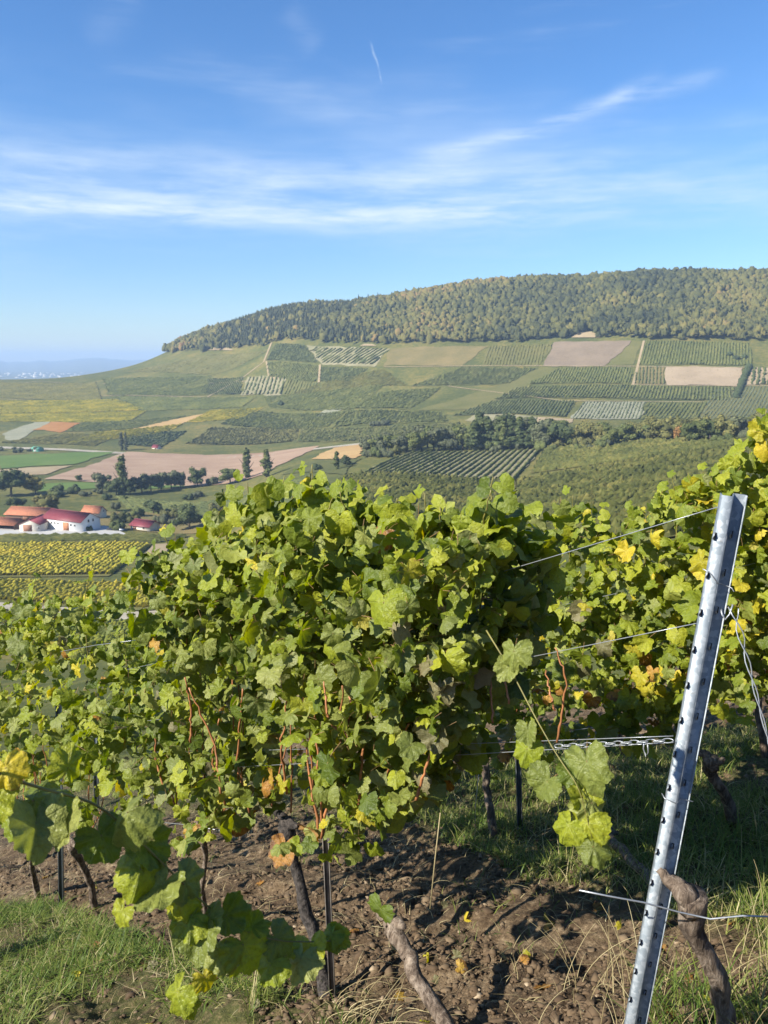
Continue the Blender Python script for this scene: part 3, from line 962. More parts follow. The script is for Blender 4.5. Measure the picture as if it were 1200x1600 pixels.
for i, (px, h) in enumerate([(222, 30), (236, 32), (252, 30), (268, 31), (283, 26)]):
    tree(px, 770 - i * 2, h, 'round', 'grey', 'pale grey green tree in the valley row right of the spired tree', 'pale trees in the valley row', 1.0)
tree(309, 760, 32, 'round', 'dark', 'dark tree at the right end of the pale valley row', wide=1.05)
tree(332, 757, 18, 'shrub', 'grey', 'grey bush between the dark valley tree and the poplars', wide=.9)
tree(360, 756, 27, 'round', 'green', 'bushy green tree left of the two poplars', wide=1.3)
tree(386, 748, 46, 'poplar', 'green', 'left one of two poplars at the brown field', wide=1.35)
tree(417, 745, 42, 'poplar', 'green', 'right one of two poplars at the brown field', wide=1.35)
tree(190, 704, 29, 'poplar', 'grey', 'slim poplar at the far farm road, left of its twin', wide=.95)
tree(197, 704, 28, 'poplar', 'grey', 'slim poplar at the far farm road, right of its twin', wide=.95)
tree(123, 752, 12, 'round', 'green', 'small lone tree at the near edge of the brown field')
tree(526, 734, 29, 'poplar', 'green', 'upright bushy tree before the orange stubble field', wide=1.6)
tree(540, 728, 18, 'round', 'dark', 'small dark tree right of the upright bushy tree', wide=1.2)
tree(495, 735, 14, 'shrub', 'dark', 'dark bush in the meadow below the orange stubble field')
tree(437, 634, 10, 'shrub', 'dark', 'lone dark bush on the slope above the yellow strip', wide=.8)
for px in (582, 592, 601):
    tree(px, 666, 12, 'shrub', 'grey', 'bush in the little clump on the green slope', 'clump of bushes on the green slope', .9)
tree(240, 803, 26, 'round', 'dark', 'dark round tree in the scrub above the small shed', wide=1.25)
tree(296, 828, 40, 'round', 'dark', 'dark bushy tree right of the small shed', wide=1.25)
tree(180, 829, 20, 'shrub', 'green', 'green bush between the barn and the small shed', wide=1.0)
tree(140, 830, 12, 'shrub', 'dark', 'small dark bush at the gable of the white barn', wide=.7)
tree(340, 826, 34, 'round', 'green', 'green tree at the right end of the scrub', wide=1.2)
for k in range(24):
    px = RND.uniform(165, 400); py = RND.uniform(796, 822)
    tree(px, py, RND.uniform(10, 22), 'shrub', RND.choice(['olive', 'grey', 'green', 'green']), 'bush in the scrub behind the farm', 'bushes in the scrub behind the farm', .9)
for k in range(12):
    px = RND.uniform(60, 330); py = RND.uniform(770, 784)
    tree(px, py, RND.uniform(7, 14), 'shrub', RND.choice(['dark', 'green', 'grey']), 'low bush in the valley hedge', 'low bushes of the valley hedge', 1.1)
for k in range(9):
    tree(RND.uniform(-5, 60), RND.uniform(702, 708), RND.uniform(5, 9), 'shrub', 'grey', 'low bush along the far farm road at the left edge', 'low bushes along the far farm road', 1.0)
# the tree belt behind the near slope
base_line = lambda px: np.interp(px, [560, 700, 850, 950, 1100, 1250], [713, 702, 700, 697, 690, 680])
px = 572.0
while px < 1250:
    if px < 640: kind, c, h = 'round', RND.choice(['grey', 'green']), RND.uniform(20, 30)
    elif px < 730: kind, c, h = 'round', RND.choice(['grey', 'grey', 'green']), RND.uniform(26, 36)
    elif px < 885: kind, c, h = RND.choice(['round', 'round', 'pine']), RND.choice(['grey', 'green', 'dark']), RND.uniform(34, 46)
    elif px < 1010: kind, c, h = 'round', RND.choice(['olive', 'green', 'olive']), RND.uniform(24, 34)
    else: kind, c, h = 'round', RND.choice(['olive', 'green', 'grey', 'olive']), RND.uniform(26, 36)
    h *= 1.15
    where = 'left end' if px < 660 else 'middle' if px < 890 else 'right half' if px < 1060 else 'right end'
    lab = {'grey': 'grey green', 'green': 'green', 'dark': 'dark', 'olive': 'olive'}[c] + (' pine' if kind == 'pine' else ' broadleaf tree') + f' in the {where} of the tree belt above the vine slope'
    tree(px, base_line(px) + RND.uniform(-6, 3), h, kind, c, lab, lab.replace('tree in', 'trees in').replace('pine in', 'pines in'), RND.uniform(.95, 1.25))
    px += RND.uniform(7, 11)
for k in range(34):
    px = RND.uniform(570, 1240)
    c = RND.choice(['olive', 'green', 'grey'])
    where = 'left part' if px < 800 else 'middle' if px < 1000 else 'right part'
    tree(px, base_line(px) + RND.uniform(1, 7), RND.uniform(12, 22), 'shrub', c, f'{c} bush at the foot of the {where} of the tree belt', f'{c} bushes at the foot of the tree belt, {where}', .9)
for px, h in ((782, 50), (797, 47), (812, 44), (832, 44), (762, 44)):
    tree(px, 702, h, 'pine', 'dark', 'tall dark pine in the middle of the tree belt', 'tall dark pines of the tree belt', 1.25)
tree(1062, 690, 27, 'round', 'orange', 'orange autumn tree in the tree belt', wide=.9)
# hedge running down the right slope
mb = MB()
for f in np.linspace(0, 1, 26):
    p = hit(1170 + (1150 - 1170) * f, 574 + 48 * f); z = float(H(*p))
    v = IV2 * (1 + rng.normal(0, .2, (len(IV2), 1))) * np.array([3.5, 3.5, 3.0]) + np.array([p[0], p[1], z + 1.5])
    mb.add(v, None, IF2, np.clip(.3 + rng.normal(0, .1, len(v)), 0, 1))
tag(mb.build('hedge', MT['dark']), 'dark hedge running down the right slope', 'hedge')
for k, (px, py) in enumerate([(1150, 562), (1165, 560), (1140, 556)]):
    tree(px, py, 9, 'shrub', 'dark', 'dark bush at the top of the hedge on the right slope', 'bushes at the top of the hedge')

# ------------------------------------------------------------------ farm buildings
M_WHITE = plain('white_render', (.78, .77, .74), .85, 0, .04, 1.0)
M_CREAM = plain('cream_render', (.66, .60, .50), .85, 0, .05, 1.0)
M_REDROOF = plain('dark_red_roof', (.20, .040, .048), .55, 0, .12, 1.2)
M_ORANGEROOF = plain('orange_tile_roof', (.40, .155, .08), .85, 0, .35, 1.8)
M_WOODDOOR = plain('orange_wood_door', (.45, .19, .09), .7, 0, .12, 2.0)
M_BROWNDOOR = plain('brown_door', (.24, .12, .075), .7, 0, .12, 2.0)
M_GLASS = plain('dark_window_glass', (.03, .035, .04), .2, 0, .05, 2.0, spec=.6)
M_TIMBER = plain('dark_timber', (.10, .065, .045), .85, 0, .2, 2.0)
M_GREENSHED = plain('green_metal_sheet', (.12, .34, .24), .6, 0, .08, 1.0)
M_FRAME = plain('pale_frame', (.55, .53, .50), .6, 0, .05, 2.0)


def house(name, label, corner_px, yaw, L, W, he, hr, wall, roof, front=(), gable=(), eave=.5, cat='building', shift=(0, 0), open_front=False, zoff=0):
    """corner_px = where the front right corner stands; local x runs left along the front, local y away from the viewer; ridge along x"""
    p = hit(*corner_px)
    z = float(H(p[0], p[1])) + zoff
    e = empty(name, (p[0] + shift[0], p[1] + shift[1], z), yaw)
    tag(e, label, cat)
    mb = MB()
    # walls: prism with gables, local x from -L to 0
    v = [(-L, 0, -1.5), (0, 0, -1.5), (0, W, -1.5), (-L, W, -1.5), (-L, 0, he), (0, 0, he), (0, W, he), (-L, W, he), (0, W / 2, he + hr), (-L, W / 2, he + hr)]
    qs = [[1, 2, 6, 5], [2, 3, 7, 6], [3, 0, 4, 7]]
    if not open_front: qs.append([0, 1, 5, 4])
    mb.add(v, qs, [[5, 6, 8], [7, 4, 9]])
    mb.build('wall', wall, e)
    rb = MB()
    th = .18
    for sgn in (0, 1):
        y0 = -eave if sgn == 0 else W + eave
        zl = he - eave * hr / (W / 2)
        a = np.array([(-L - eave, y0, zl + .05), (eave, y0, zl + .05), (eave, W / 2, he + hr + .05), (-L - eave, W / 2, he + hr + .05)], float)
        rb.add(np.concatenate([a, a + np.array([0, 0, th])]), [[0, 1, 2, 3], [4, 7, 6, 5], [0, 4, 5, 1], [1, 5, 6, 2], [2, 6, 7, 3], [3, 7, 4, 0]])
    rf = rb.build('roof', roof, e)
    rid = MB(); rid.box((-L / 2, W / 2, he + hr + .22), (L + 2 * eave, .5, .22)); rid.build('ridge_cap', roof, rf)
    if hr > 2:
        st_ = MB()
        for k in range(int(L / 1.2)):
            x = -L - eave + .6 + k * 1.2
            y0 = -eave; zl = he - eave * hr / (W / 2)
            st_.tube([(x, y0, zl + .27), (x, W / 2, he + hr + .27)], .05, 4)
        so = st_.build('seam', roof, rf); so['kind'] = 'stuff'
    for (kind, x, z0, w_, h_, mat) in front:
        m2 = MB(); m2.box((-x, -.03, z0 + h_ / 2), (w_, .16, h_))
        f = m2.build(kind, M_FRAME if kind == 'window' else mat, e)
        if kind == 'window':
            m3 = MB(); m3.box((-x, -.12, z0 + h_ / 2), (w_ * .8, .06, h_ * .8)); m3.build('pane', M_GLASS, f)
        else:
            m3 = MB()
            for k in range(1, 4): m3.box((-x - w_ / 2 + k * w_ / 4, -.13, z0 + h_ / 2), (.08, .06, h_ * .96))
            m3.build('door_rib', M_TIMBER, f)
    for (kind, y, z0, w_, h_, mat) in gable:
        m2 = MB(); m2.box((.03, y, z0 + h_ / 2), (.16, w_, h_))
        f = m2.build(kind, M_FRAME if kind == 'window' else mat, e)
        if kind == 'window':
            m3 = MB(); m3.box((.12, y, z0 + h_ / 2), (.06, w_ * .8, h_ * .8)); m3.build('pane', M_GLASS, f)
    return e


YAW = math.atan2(-.44, .90)       # front faces the left rear of the camera, gable the right
wd_ = lambda x, z=2.6: ('window', x, z, 1.3, 1.2, None)
house('barn', 'long white barn with dark red metal roof and orange door', (127, 832), YAW, 30, 14, 5.6, 3.9, M_WHITE, M_REDROOF,
      [wd_(4.6, 3.0), wd_(7.6, 3.0), ('door', 11.5, 0, 4.6, 4.6, M_WOODDOOR), wd_(17.5, 3.0), wd_(20, 3.0), wd_(22.5, 3.0)], [('window', 5.5, 4.6, 1.3, 1.7, None), ('window', 8.8, 4.6, 1.3, 1.7, None)])
house('garage', 'small cream garage showing its gable and brown door left of the long barn', (31, 831), math.radians(266), 15, 11.5, 4.2, 2.6, M_CREAM, M_REDROOF,
      [], [('door', 4.6, 0, 5.0, 4.0, M_BROWNDOOR), ('window', 11, 2.0, 1.3, 1.0, None)], .4)
house('shed', 'small cream shed with dark red roof standing alone right of the barn', (233, 831), YAW, 13.5, 9, 2.9, 2.4, M_CREAM, M_REDROOF,
      [('door', 10.5, 0, 2.2, 2.2, M_BROWNDOOR), ('window', 4.0, 1.2, 1.4, 1.1, None)], [], .9)
house('farm_hall', 'big orange tiled farm hall at the left edge', (52, 822), YAW + .25, 28, 14, 3.2, 3.3, M_TIMBER, M_ORANGEROOF, [('door', 5, 0, 4, 3, M_BROWNDOOR), ('door', 14, 0, 4, 3, M_BROWNDOOR)], [], .8, shift=(2, 14))
house('open_barn', 'low open fronted barn with orange tiled roof at the left edge', (22, 829), YAW + .2, 26, 11, 3.0, 2.8, M_TIMBER, M_ORANGEROOF, [], [], .7, open_front=True)
house('tiled_house', 'orange roofed house behind the long white barn', (134, 818), YAW + .2, 12, 8, 3.2, 3.2, M_CREAM, M_ORANGEROOF, [], [('window', 5, 3, 1.2, 1.4, None)], .6, shift=(2, 16))
house('field_shed', 'small green shed at the far farm road', (60, 706), YAW, 11, 7, 3.0, 1.6, M_GREENSHED, M_GREENSHED, [('door', 5, 0, 3, 2.6, M_WHITE)], [], .3)
house('field_hut', 'tiny tiled hut at the far farm road behind the brown field', (246, 702), YAW, 8, 6, 1.6, 2.6, M_CREAM, M_REDROOF, [('door', 3, 0, 1.6, 1.4, M_TIMBER)], [], .4)


def car(px, py, yaw, mat, label):
    p = hit(px, py); z = float(H(*p)) + .25
    e = empty('parked_car', (p[0], p[1], z), yaw); tag(e, label, 'car', None)
    mb = MB()
    prof = [(-2.1, .35), (-2.15, .75), (-1.4, .95), (-.8, 1.45), (.8, 1.48), (1.5, 1.0), (2.15, .85), (2.15, .35)]
    for s_, yy in ((0, -.85), (1, .85)): mb.add([(x, yy, zz) for x, zz in prof])
    n = 8; mb.q.append(np.array([[k, (k + 1) % n, n + (k + 1) % n, n + k] for k in range(n)]))
    mb.t.append(np.array([[0, k + 1, k] for k in range(1, n - 1)] + [[n, n + k, n + k + 1] for k in range(1, n - 1)]))
    mb.build('body', mat, e)
    for sx in (-1.3, 1.35):
        for sy in (-.82, .82):
            w2 = MB(); w2.tube([(sx, sy - .12, .34), (sx, sy + .12, .34)], .34, 12); w2.build('wheel', M_GLASS, e)
    g2 = MB(); g2.box((0, 0, 1.2), (1.9, 1.74, .36)); g2.build('window', M_GLASS, e)


M_SILVER = plain('silver_paint', (.45, .46, .48), .35, .4, .03, 1)
M_DARKPAINT = plain('dark_car_paint', (.05, .055, .07), .3, .2, .03, 1)
car(172, 829, YAW + .3, M_DARKPAINT, 'dark car parked between the barn and the small shed')
car(188, 830, YAW + .1, M_SILVER, 'silver car parked just left of the small shed')
# hazy town far out on the plain
mb = MB()
for k in range(60):
    x_px = rng.uniform(-60, 175); Y = rng.uniform(7000, 9500)
    b = b_of(x_px, 575); x = b * Y
    mb.box((x, Y, float(H(x, Y)) + 6), (rng.uniform(15, 45), rng.uniform(12, 30), rng.uniform(7, 16)))
tag(mb.build('distant_town', M_CREAM), 'hazy pale town far out on the plain', None, None, 'stuff')

# ------------------------------------------------------------------ the near ground
def ground_hit(px, py):
    d = ray(px, py)
    t = CAMZ / (GX * d[0] + GY * d[1] - d[2])
    return np.array([d[0] * t, d[1] * t])


def in_poly(P, X, Y):
    P = np.asarray(P); ins = np.zeros(np.shape(X), bool); j = len(P) - 1
    for i in range(len(P)):
        xi, yi = P[i]; xj, yj = P[j]
        c = ((yi > Y) != (yj > Y)) & (X < (xj - xi) * (Y - yi) / (yj - yi + 1e-12) + xi)
        ins ^= c; j = i
    return ins


ZONES = {
    'strip': [(690, 1215), (850, 1170), (1300, 1130), (1330, 1480), (1080, 1450), (1000, 1400), (820, 1372), (720, 1325), (640, 1290)],
    'corner': [(-200, 1425), (60, 1405), (170, 1440), (250, 1480), (340, 1505), (400, 1560), (420, 1700), (-300, 1800)],
    'tuft': [(385, 1570), (560, 1545), (600, 1700), (380, 1720)],
    'right': [(1010, 1425), (1320, 1440), (1400, 1800), (1000, 1800)],
    'behind': [(-110, 1195), (330, 1190), (700, 1220), (600, 1285), (300, 1270), (-110, 1290)],
}
ZW = {k: np.array([ground_hit(*p) for p in v]) for k, v in ZONES.items()}
NBn, NYn = 420, 360
bn = np.linspace(-1.15, 1.15, NBn)
yn = np.exp(np.linspace(math.log(.75), math.log(13.0), NYn))
Bn, Yn = np.meshgrid(bn, yn, indexing='ij')
Xn = Bn * Yn


def near_h(X, Y):
    """soil surface: clods and furrows"""
    along = X * .687 + Y * .727
    c = (fbm(X * 5, Y * 5, 3, 41) - .5) * .10 + (fbm(X * 17, Y * 17, 3, 42) - .5) * .055 + np.abs(fbm(X * 38, Y * 38, 2, 43) - .5) * .03
    c = c + .02 * np.sin(along * 11 + 3 * fbm(X * 1.3, Y * 1.3, 2, 44))
    return plane_z(X, Y) + c


Zn = near_h(Xn, Yn)
grassy = np.zeros(Xn.shape)
for k in ('strip', 'corner', 'tuft', 'behind'):
    grassy = np.maximum(grassy, in_poly(ZW[k], Xn, Yn).astype(float))
grassy = gsm(grassy, 4, 0); grassy = gsm(grassy, 4, 1)


def soil_mat():
    m, t = newmat('clay_soil')
    g = t.n('ShaderNodeNewGeometry'); pos = g.outputs['Position']
    at = t.n('ShaderNodeAttribute', attribute_name='tint')
    a = t.noise(pos, 2.2, 4, .6); b = t.noise(pos, 34, 5, .7); c = t.noise(pos, 9, 4, .65)
    f = t.math('ADD', t.math('MULTIPLY', a, .3), t.math('ADD', t.math('MULTIPLY', b, .4), t.math('MULTIPLY', c, .3)))
    soil = t.ramp(t.smooth(f, .34, .66), [(0, (.050, .032, .019)), (.4, (.094, .064, .038)), (.72, (.165, .117, .070)), (1, (.32, .24, .15))])
    gr = t.ramp(t.smooth(b, .3, .7), [(0, (.045, .050, .018)), (.6, (.085, .085, .030)), (1, (.17, .13, .065))])
    col = t.mix(t.math('MULTIPLY', at.outputs['Fac'], t.smooth(c, .25, .55)), soil, gr)
    p = t.n('ShaderNodeBsdfPrincipled'); t.link(col, p.inputs['Base Color'])
    p.inputs['Roughness'].default_value = .95; p.inputs['Specular IOR Level'].default_value = .15
    bn_ = t.n('ShaderNodeBump'); bn_.inputs['Strength'].default_value = .9; bn_.inputs['Distance'].default_value = .02
    t.link(t.noise(pos, 60, 6, .7), bn_.inputs['Height']); t.link(bn_.outputs[0], p.inputs['Normal'])
    finish(t, p.outputs[0])
    return m


M_SOIL = soil_mat()
ii, jj = np.meshgrid(np.arange(NBn - 1), np.arange(NYn - 1), indexing='ij')
a0 = (ii * NYn + jj).ravel()
q = np.stack([a0, a0 + NYn, a0 + NYn + 1, a0 + 1], 1)
o = link('vineyard_ground', make_mesh('vineyard_ground', np.stack([Xn.ravel(), Yn.ravel(), Zn.ravel()], 1), q, None, [M_SOIL], grassy.ravel(), smooth=False))
tag(o, 'brown cloddy vineyard soil with grassy strips', None, None, 'structure')
gx, gy = np.meshgrid(np.linspace(-16, 16, 65), np.linspace(-10, 14, 49), indexing='ij')
a0 = (np.arange(64)[:, None] * 49 + np.arange(48)[None, :]).ravel()
q = np.stack([a0, a0 + 49, a0 + 50, a0 + 1], 1)
o = link('hillside', make_mesh('hillside', np.stack([gx.ravel(), gy.ravel(), plane_z(gx, gy).ravel() - .09], 1), q, None, [M_SOIL], np.full(gx.size, .3)))
tag(o, 'vineyard slope beside and behind the camera', None, None, 'structure')

# clods and stones on the soil
PC = [(IV2 * (1 + rng.normal(0, .22, (len(IV2), 1)))) for _ in range(8)]
IV1, IF1 = ico(1)
PC1 = [(IV1 * (1 + rng.normal(0, .25, (len(IV1), 1)))) for _ in range(10)]
M_CLOD = tint_mat('soil_clods', [(0, (.055, .036, .022)), (.5, (.104, .071, .043)), (.85, (.175, .127, .079)), (1, (.34, .265, .18))], .95, nscale=14)
phi = (1 + 5 ** .5) / 2
IV0 = np.array([(-1, phi, 0), (1, phi, 0), (-1, -phi, 0), (1, -phi, 0), (0, -1, phi), (0, 1, phi), (0, -1, -phi), (0, 1, -phi), (phi, 0, -1), (phi, 0, 1), (-phi, 0, -1), (-phi, 0, 1)]) / 1.9
IF0 = np.array([(0, 11, 5), (0, 5, 1), (0, 1, 7), (0, 7, 10), (0, 10, 11), (1, 5, 9), (5, 11, 4), (11, 10, 2), (10, 7, 6), (7, 1, 8), (3, 9, 4), (3, 4, 2), (3, 2, 6), (3, 6, 8), (3, 8, 9), (4, 9, 5), (2, 4, 11), (6, 2, 10), (8, 6, 7), (9, 8, 1)])
PC1 = [(IV0 * (1 + rng.normal(0, .42, (12, 1))) + rng.normal(0, .18, (12, 3))) for _ in range(24)]
mb = MB(); n = 0
while n < 24000:
    Y = math.exp(rng.uniform(math.log(1.5), math.log(7.0))); X = rng.uniform(-.62, .62) * Y
    if in_poly(ZW['corner'], np.array([X]), np.array([Y]))[0] and rng.random() < .8: continue
    if in_poly(ZW['strip'], np.array([X]), np.array([Y]))[0] and rng.random() < .75: continue
    if float(fbm(X * 3, Y * 3, 2, 77)) < rng.uniform(.25, .6): continue
    s = min(.022, rng.lognormal(math.log(.0055), .6)) * (.75 + .14 * Y)
    v = PC1[rng.integers(24)] @ np.array(Matrix.Rotation(rng.uniform(0, 6.28), 3, 'Z')).T * np.array([s, s * rng.uniform(.6, 1), s * rng.uniform(.45, .8)])
    z = float(near_h(X, Y))
    mb.add(v + np.array([X, Y, z]), None, IF0, np.clip(rng.normal(.5, .14) + (.25 if rng.random() < .04 else 0), 0, 1)); n += 1
tag(mb.build('soil_clods', M_CLOD), 'loose clods and stones on the soil', None, None, 'stuff')


# ------------------------------------------------------------------ grass
def blades(n, where, hgt, wid, lean, tintc, seed, flat=0.0):
    r = np.random.default_rng(seed)
    X, Y = where
    m = len(X)
    Z = near_h(X, Y) - .01
    az_ = r.uniform(0, 2 * PI, m)
    h = hgt * r.lognormal(0, .35, m); w_ = wid * r.uniform(.6, 1.3, m)
    ln = lean * r.uniform(.3, 1.5, m)
    dx, dy = np.cos(az_), np.sin(az_)
    px_, py_ = -dy, dx
    V = []
    for k, (t, ww) in enumerate(((0, 1.0), (.4, .85), (.75, .55), (1.0, .06))):
        bend = ln * h * t ** 1.8
        zz = h * (t - flat * t * t * .6) * np.sqrt(np.maximum(.1, 1 - (ln * t * .6) ** 2))
        cx, cy = X + dx * bend, Y + dy * bend
        V.append(np.stack([np.stack([cx + px_ * w_ * ww / 2, cy + py_ * w_ * ww / 2, Z + zz], 1), np.stack([cx - px_ * w_ * ww / 2, cy - py_ * w_ * ww / 2, Z + zz], 1)], 1))
    V = np.stack(V, 1).reshape(m, 8, 3)
    b = np.arange(m)[:, None] * 8
    Q = np.concatenate([b + np.array([[0, 1, 3, 2]]), b + np.array([[2, 3, 5, 4]]), b + np.array([[4, 5, 7, 6]])], 0)
    tn = np.repeat(np.clip(r.normal(tintc, .18, m) + (fbm(X * 2.2, Y * 2.2, 3, 52) - .5) * .7, 0, 1), 8)
    return V.reshape(-1, 3), Q, tn


def scatter(poly, n, seed, patch=0.0):
    r = np.random.default_rng(seed)
    lo, hi = poly.min(0), poly.max(0)
    xs = r.uniform(lo[0], hi[0], n * 6); ys = r.uniform(lo[1], hi[1], n * 6)
    ok = in_poly(poly, xs, ys) & (ys > .9)
    if patch: ok &= (fbm(xs * 1.6, ys * 1.6, 3, 61) > patch + r.normal(0, .05, len(xs)))
    xs, ys = xs[ok][:n], ys[ok][:n]
    return xs, ys


M_GRASS = tint_mat('grass_blades', [(0, (.055, .105, .016)), (.4, (.105, .165, .026)), (.7, (.19, .225, .045)), (.88, (.34, .31, .12)), (1, (.50, .43, .23))], .5, .35, spec=.3)
M_STRAW = tint_mat('dry_grass', [(0, (.20, .15, .07)), (.5, (.38, .31, .16)), (1, (.55, .48, .28))], .7, .2, spec=.3)
mb = MB()
for z_, n_, h_, w_, l_, t_, pch in (('strip', 19000, .085, .0062, 1.0, .62, .37), ('corner', 11500, .062, .0055, 1.4, .52, .46), ('tuft', 2600, .085, .0042, .9, .45, .40), ('right', 2600, .09, .005, .9, .6, .42), ('behind', 5200, .09, .007, .9, .5, .42)):  # 'strip' blades tinted paler, painting in sunlight that the front row blocks
    mb.add(*[(lambda V, Q, tn: (V, Q, None, tn))(*blades(0, scatter(ZW[z_], n_, 70 + len(z_), pch), h_, w_, l_, t_, 80 + len(z_)))][0])
# sparse weeds on the bare soil
soilpoly = np.array([ground_hit(*p) for p in [(300, 1270), (1000, 1300), (1010, 1700), (400, 1700), (200, 1480), (100, 1300)]])
mb.add(*[(lambda V, Q, tn: (V, Q, None, tn))(*blades(0, scatter(soilpoly, 1500, 91, .56), .05, .004, 1.0, .55, 92))][0])
tag(mb.build('grass', M_GRASS), 'green grass growing in the strips between the vines', None, None, 'stuff')
# straw and cut stems lying on the ground
mb = MB()
allp = np.array([ground_hit(*p) for p in [(-100, 1250), (1300, 1200), (1350, 1750), (-300, 1750)]])
xs, ys = scatter(allp, 7500, 95)
V, Q, tn = blades(0, (xs, ys), .07, .0035, 1.6, .45, 96, .9)
mb.add(V, Q, None, tn)
tag(mb.build('straw_litter', M_STRAW), 'dry straw and leaf stalks lying on the soil', None, None, 'stuff')
# tall dry stalks: right corner, and a fan of stems at the centre trunk
mb = MB()


def stalk(p, h, az_, lean, r0=.0016, droop=.6):
    n = 8
    t = np.linspace(0, 1, n)
    x = p[0] + math.cos(az_) * lean * h * t ** 1.5; y = p[1] + math.sin(az_) * lean * h * t ** 1.5
    z = float(near_h(p[0], p[1])) + h * (t - droop * .35 * t ** 3)
    mb.tube(np.c_[x, y, z], np.linspace(r0, r0 * .45, n), 4, False, np.clip(rng.normal(.55, .2), 0, 1))


for k in range(75):
    p = ground_hit(rng.uniform(860, 1290), rng.uniform(1500, 1700)) if k < 55 else ground_hit(rng.uniform(1000, 1250), rng.uniform(1420, 1520))
    stalk(p, rng.uniform(.15, .42), rng.uniform(0, 6.28), rng.uniform(.1, .7))
for k in range(26):
    p = ground_hit(rng.uniform(500, 620), rng.uniform(1540, 1640))
    stalk(p, rng.uniform(.08, .25), rng.uniform(-.8, .9), rng.uniform(.6, 1.8), .0018, 1.4)
for k in range(26):
    p = ground_hit(rng.uniform(600, 960), rng.uniform(1380, 1680))
    stalk(p, rng.uniform(.06, .22), rng.uniform(0, 6.28), rng.uniform(.3, 1.2), .0014, 1.0)
tag(mb.build('dry_grass', M_STRAW), 'tall dry grass stalks around the post and the trunks', None, None, 'stuff')

# ------------------------------------------------------------------ vine leaves
def outline(th, seed):
    """radius of a grape leaf at angle th from its tip (0) to the stalk bay (pi)"""
    r = np.random.default_rng(seed)
    a = np.abs(th)
    k = r.uniform(.55, 1.15)
    lob = .84 + .13 * np.exp(-(a / .34) ** 2) + k * .085 * np.exp(-((a - .95) / .26) ** 2) + k * .045 * np.exp(-((a - 1.85) / .35) ** 2)
    lob -= k * (.075 * np.exp(-((a - .52) / .13) ** 2) + .045 * np.exp(-((a - 1.42) / .15) ** 2))
    lob *= np.where(a > 2.45, np.clip(1 - (a - 2.45) / .69 * .80, .2, 1), 1)
    lob *= 1 + .05 * np.sin(th * 1.0 + r.uniform(0, 6))
    return lob


def leaf_geo(seed, curl, nring=36, mids=True, fine=False):
    r = np.random.default_rng(seed)
    th = (np.arange(nring) / nring * 2 - 1) * PI + 1e-3
    rad = outline(th, seed) * (1 + .04 * np.where(np.arange(nring) % 2, 1, -1)) * (1 + r.normal(0, .035, nring))
    if fine:
        kk = np.arange(nring)
        rad = outline(th, seed) * (1 + .055 * (np.abs((kk % 4) - 1.5) / 1.5 * -1 + .5) * (1 + .5 * np.sin(kk * .7)) + r.normal(0, .012, nring))
    rings = [.2, .4, .6, .8, .92, 1.0] if fine else [.38, .72, 1.0] if mids else [.55, 1.0]
    V = [np.zeros((1, 2))]
    for f in rings:
        rr = rad if f == 1.0 else outline(th, seed) * .97
        if fine and f == .92: rr = rad * .5 + outline(th, seed) * .5
        V.append(np.stack([np.sin(th) * rr * f, np.cos(th) * rr * f], 1))
    V2 = np.concatenate(V)
    T = [[0, 1 + (k + 1) % nring, 1 + k] for k in range(nring)]
    Q = []
    for a in range(len(rings) - 1):
        o_ = 1 + a * nring
        Q += [[o_ + k, o_ + (k + 1) % nring, o_ + nring + (k + 1) % nring, o_ + nring + k] for k in range(nring)]
    x, y = V2[:, 0], V2[:, 1]
    rr = np.hypot(x, y); aa = np.arctan2(x, y)
    z = -curl * rr ** 2 * r.uniform(.5, 1.1) - np.abs(x) * r.uniform(-.60, .42)
    z += r.uniform(-.25, .25) * x * y
    z += .07 * rr * np.cos(aa * 6.6 + r.uniform(0, 1)) + r.uniform(.05, .14) * rr ** 2 * np.sin(aa * 3 + r.uniform(0, 6)) + r.uniform(.05, .10) * rr ** 2 * np.sin(aa * 7 + r.uniform(0, 6)) + .10 * rr ** 3 * np.sin(aa * 11 + r.uniform(0, 6)) + .03 * (fbm(x * 4 + seed, y * 4, 2, seed) - .5)
    z -= .20 * np.clip(y, 0, 2) ** 2 * r.uniform(0, 1.2)
    P = np.stack([x, y, z], 1)
    uv = V2 * .5 + .5
    return P, Q, T, uv


def petiole_geo(n0, r):
    L = r.uniform(.7, 1.1); b = r.uniform(-.3, .3)
    ps = np.array([(0, 0, 0.01), (b * .3, -.35 * L, -.25 * L), (b, -.75 * L, -.7 * L)])
    m = MB(); m.tube(ps, [.022, .018, .018], 4, False)
    return m.v[0], m.q[0] + n0


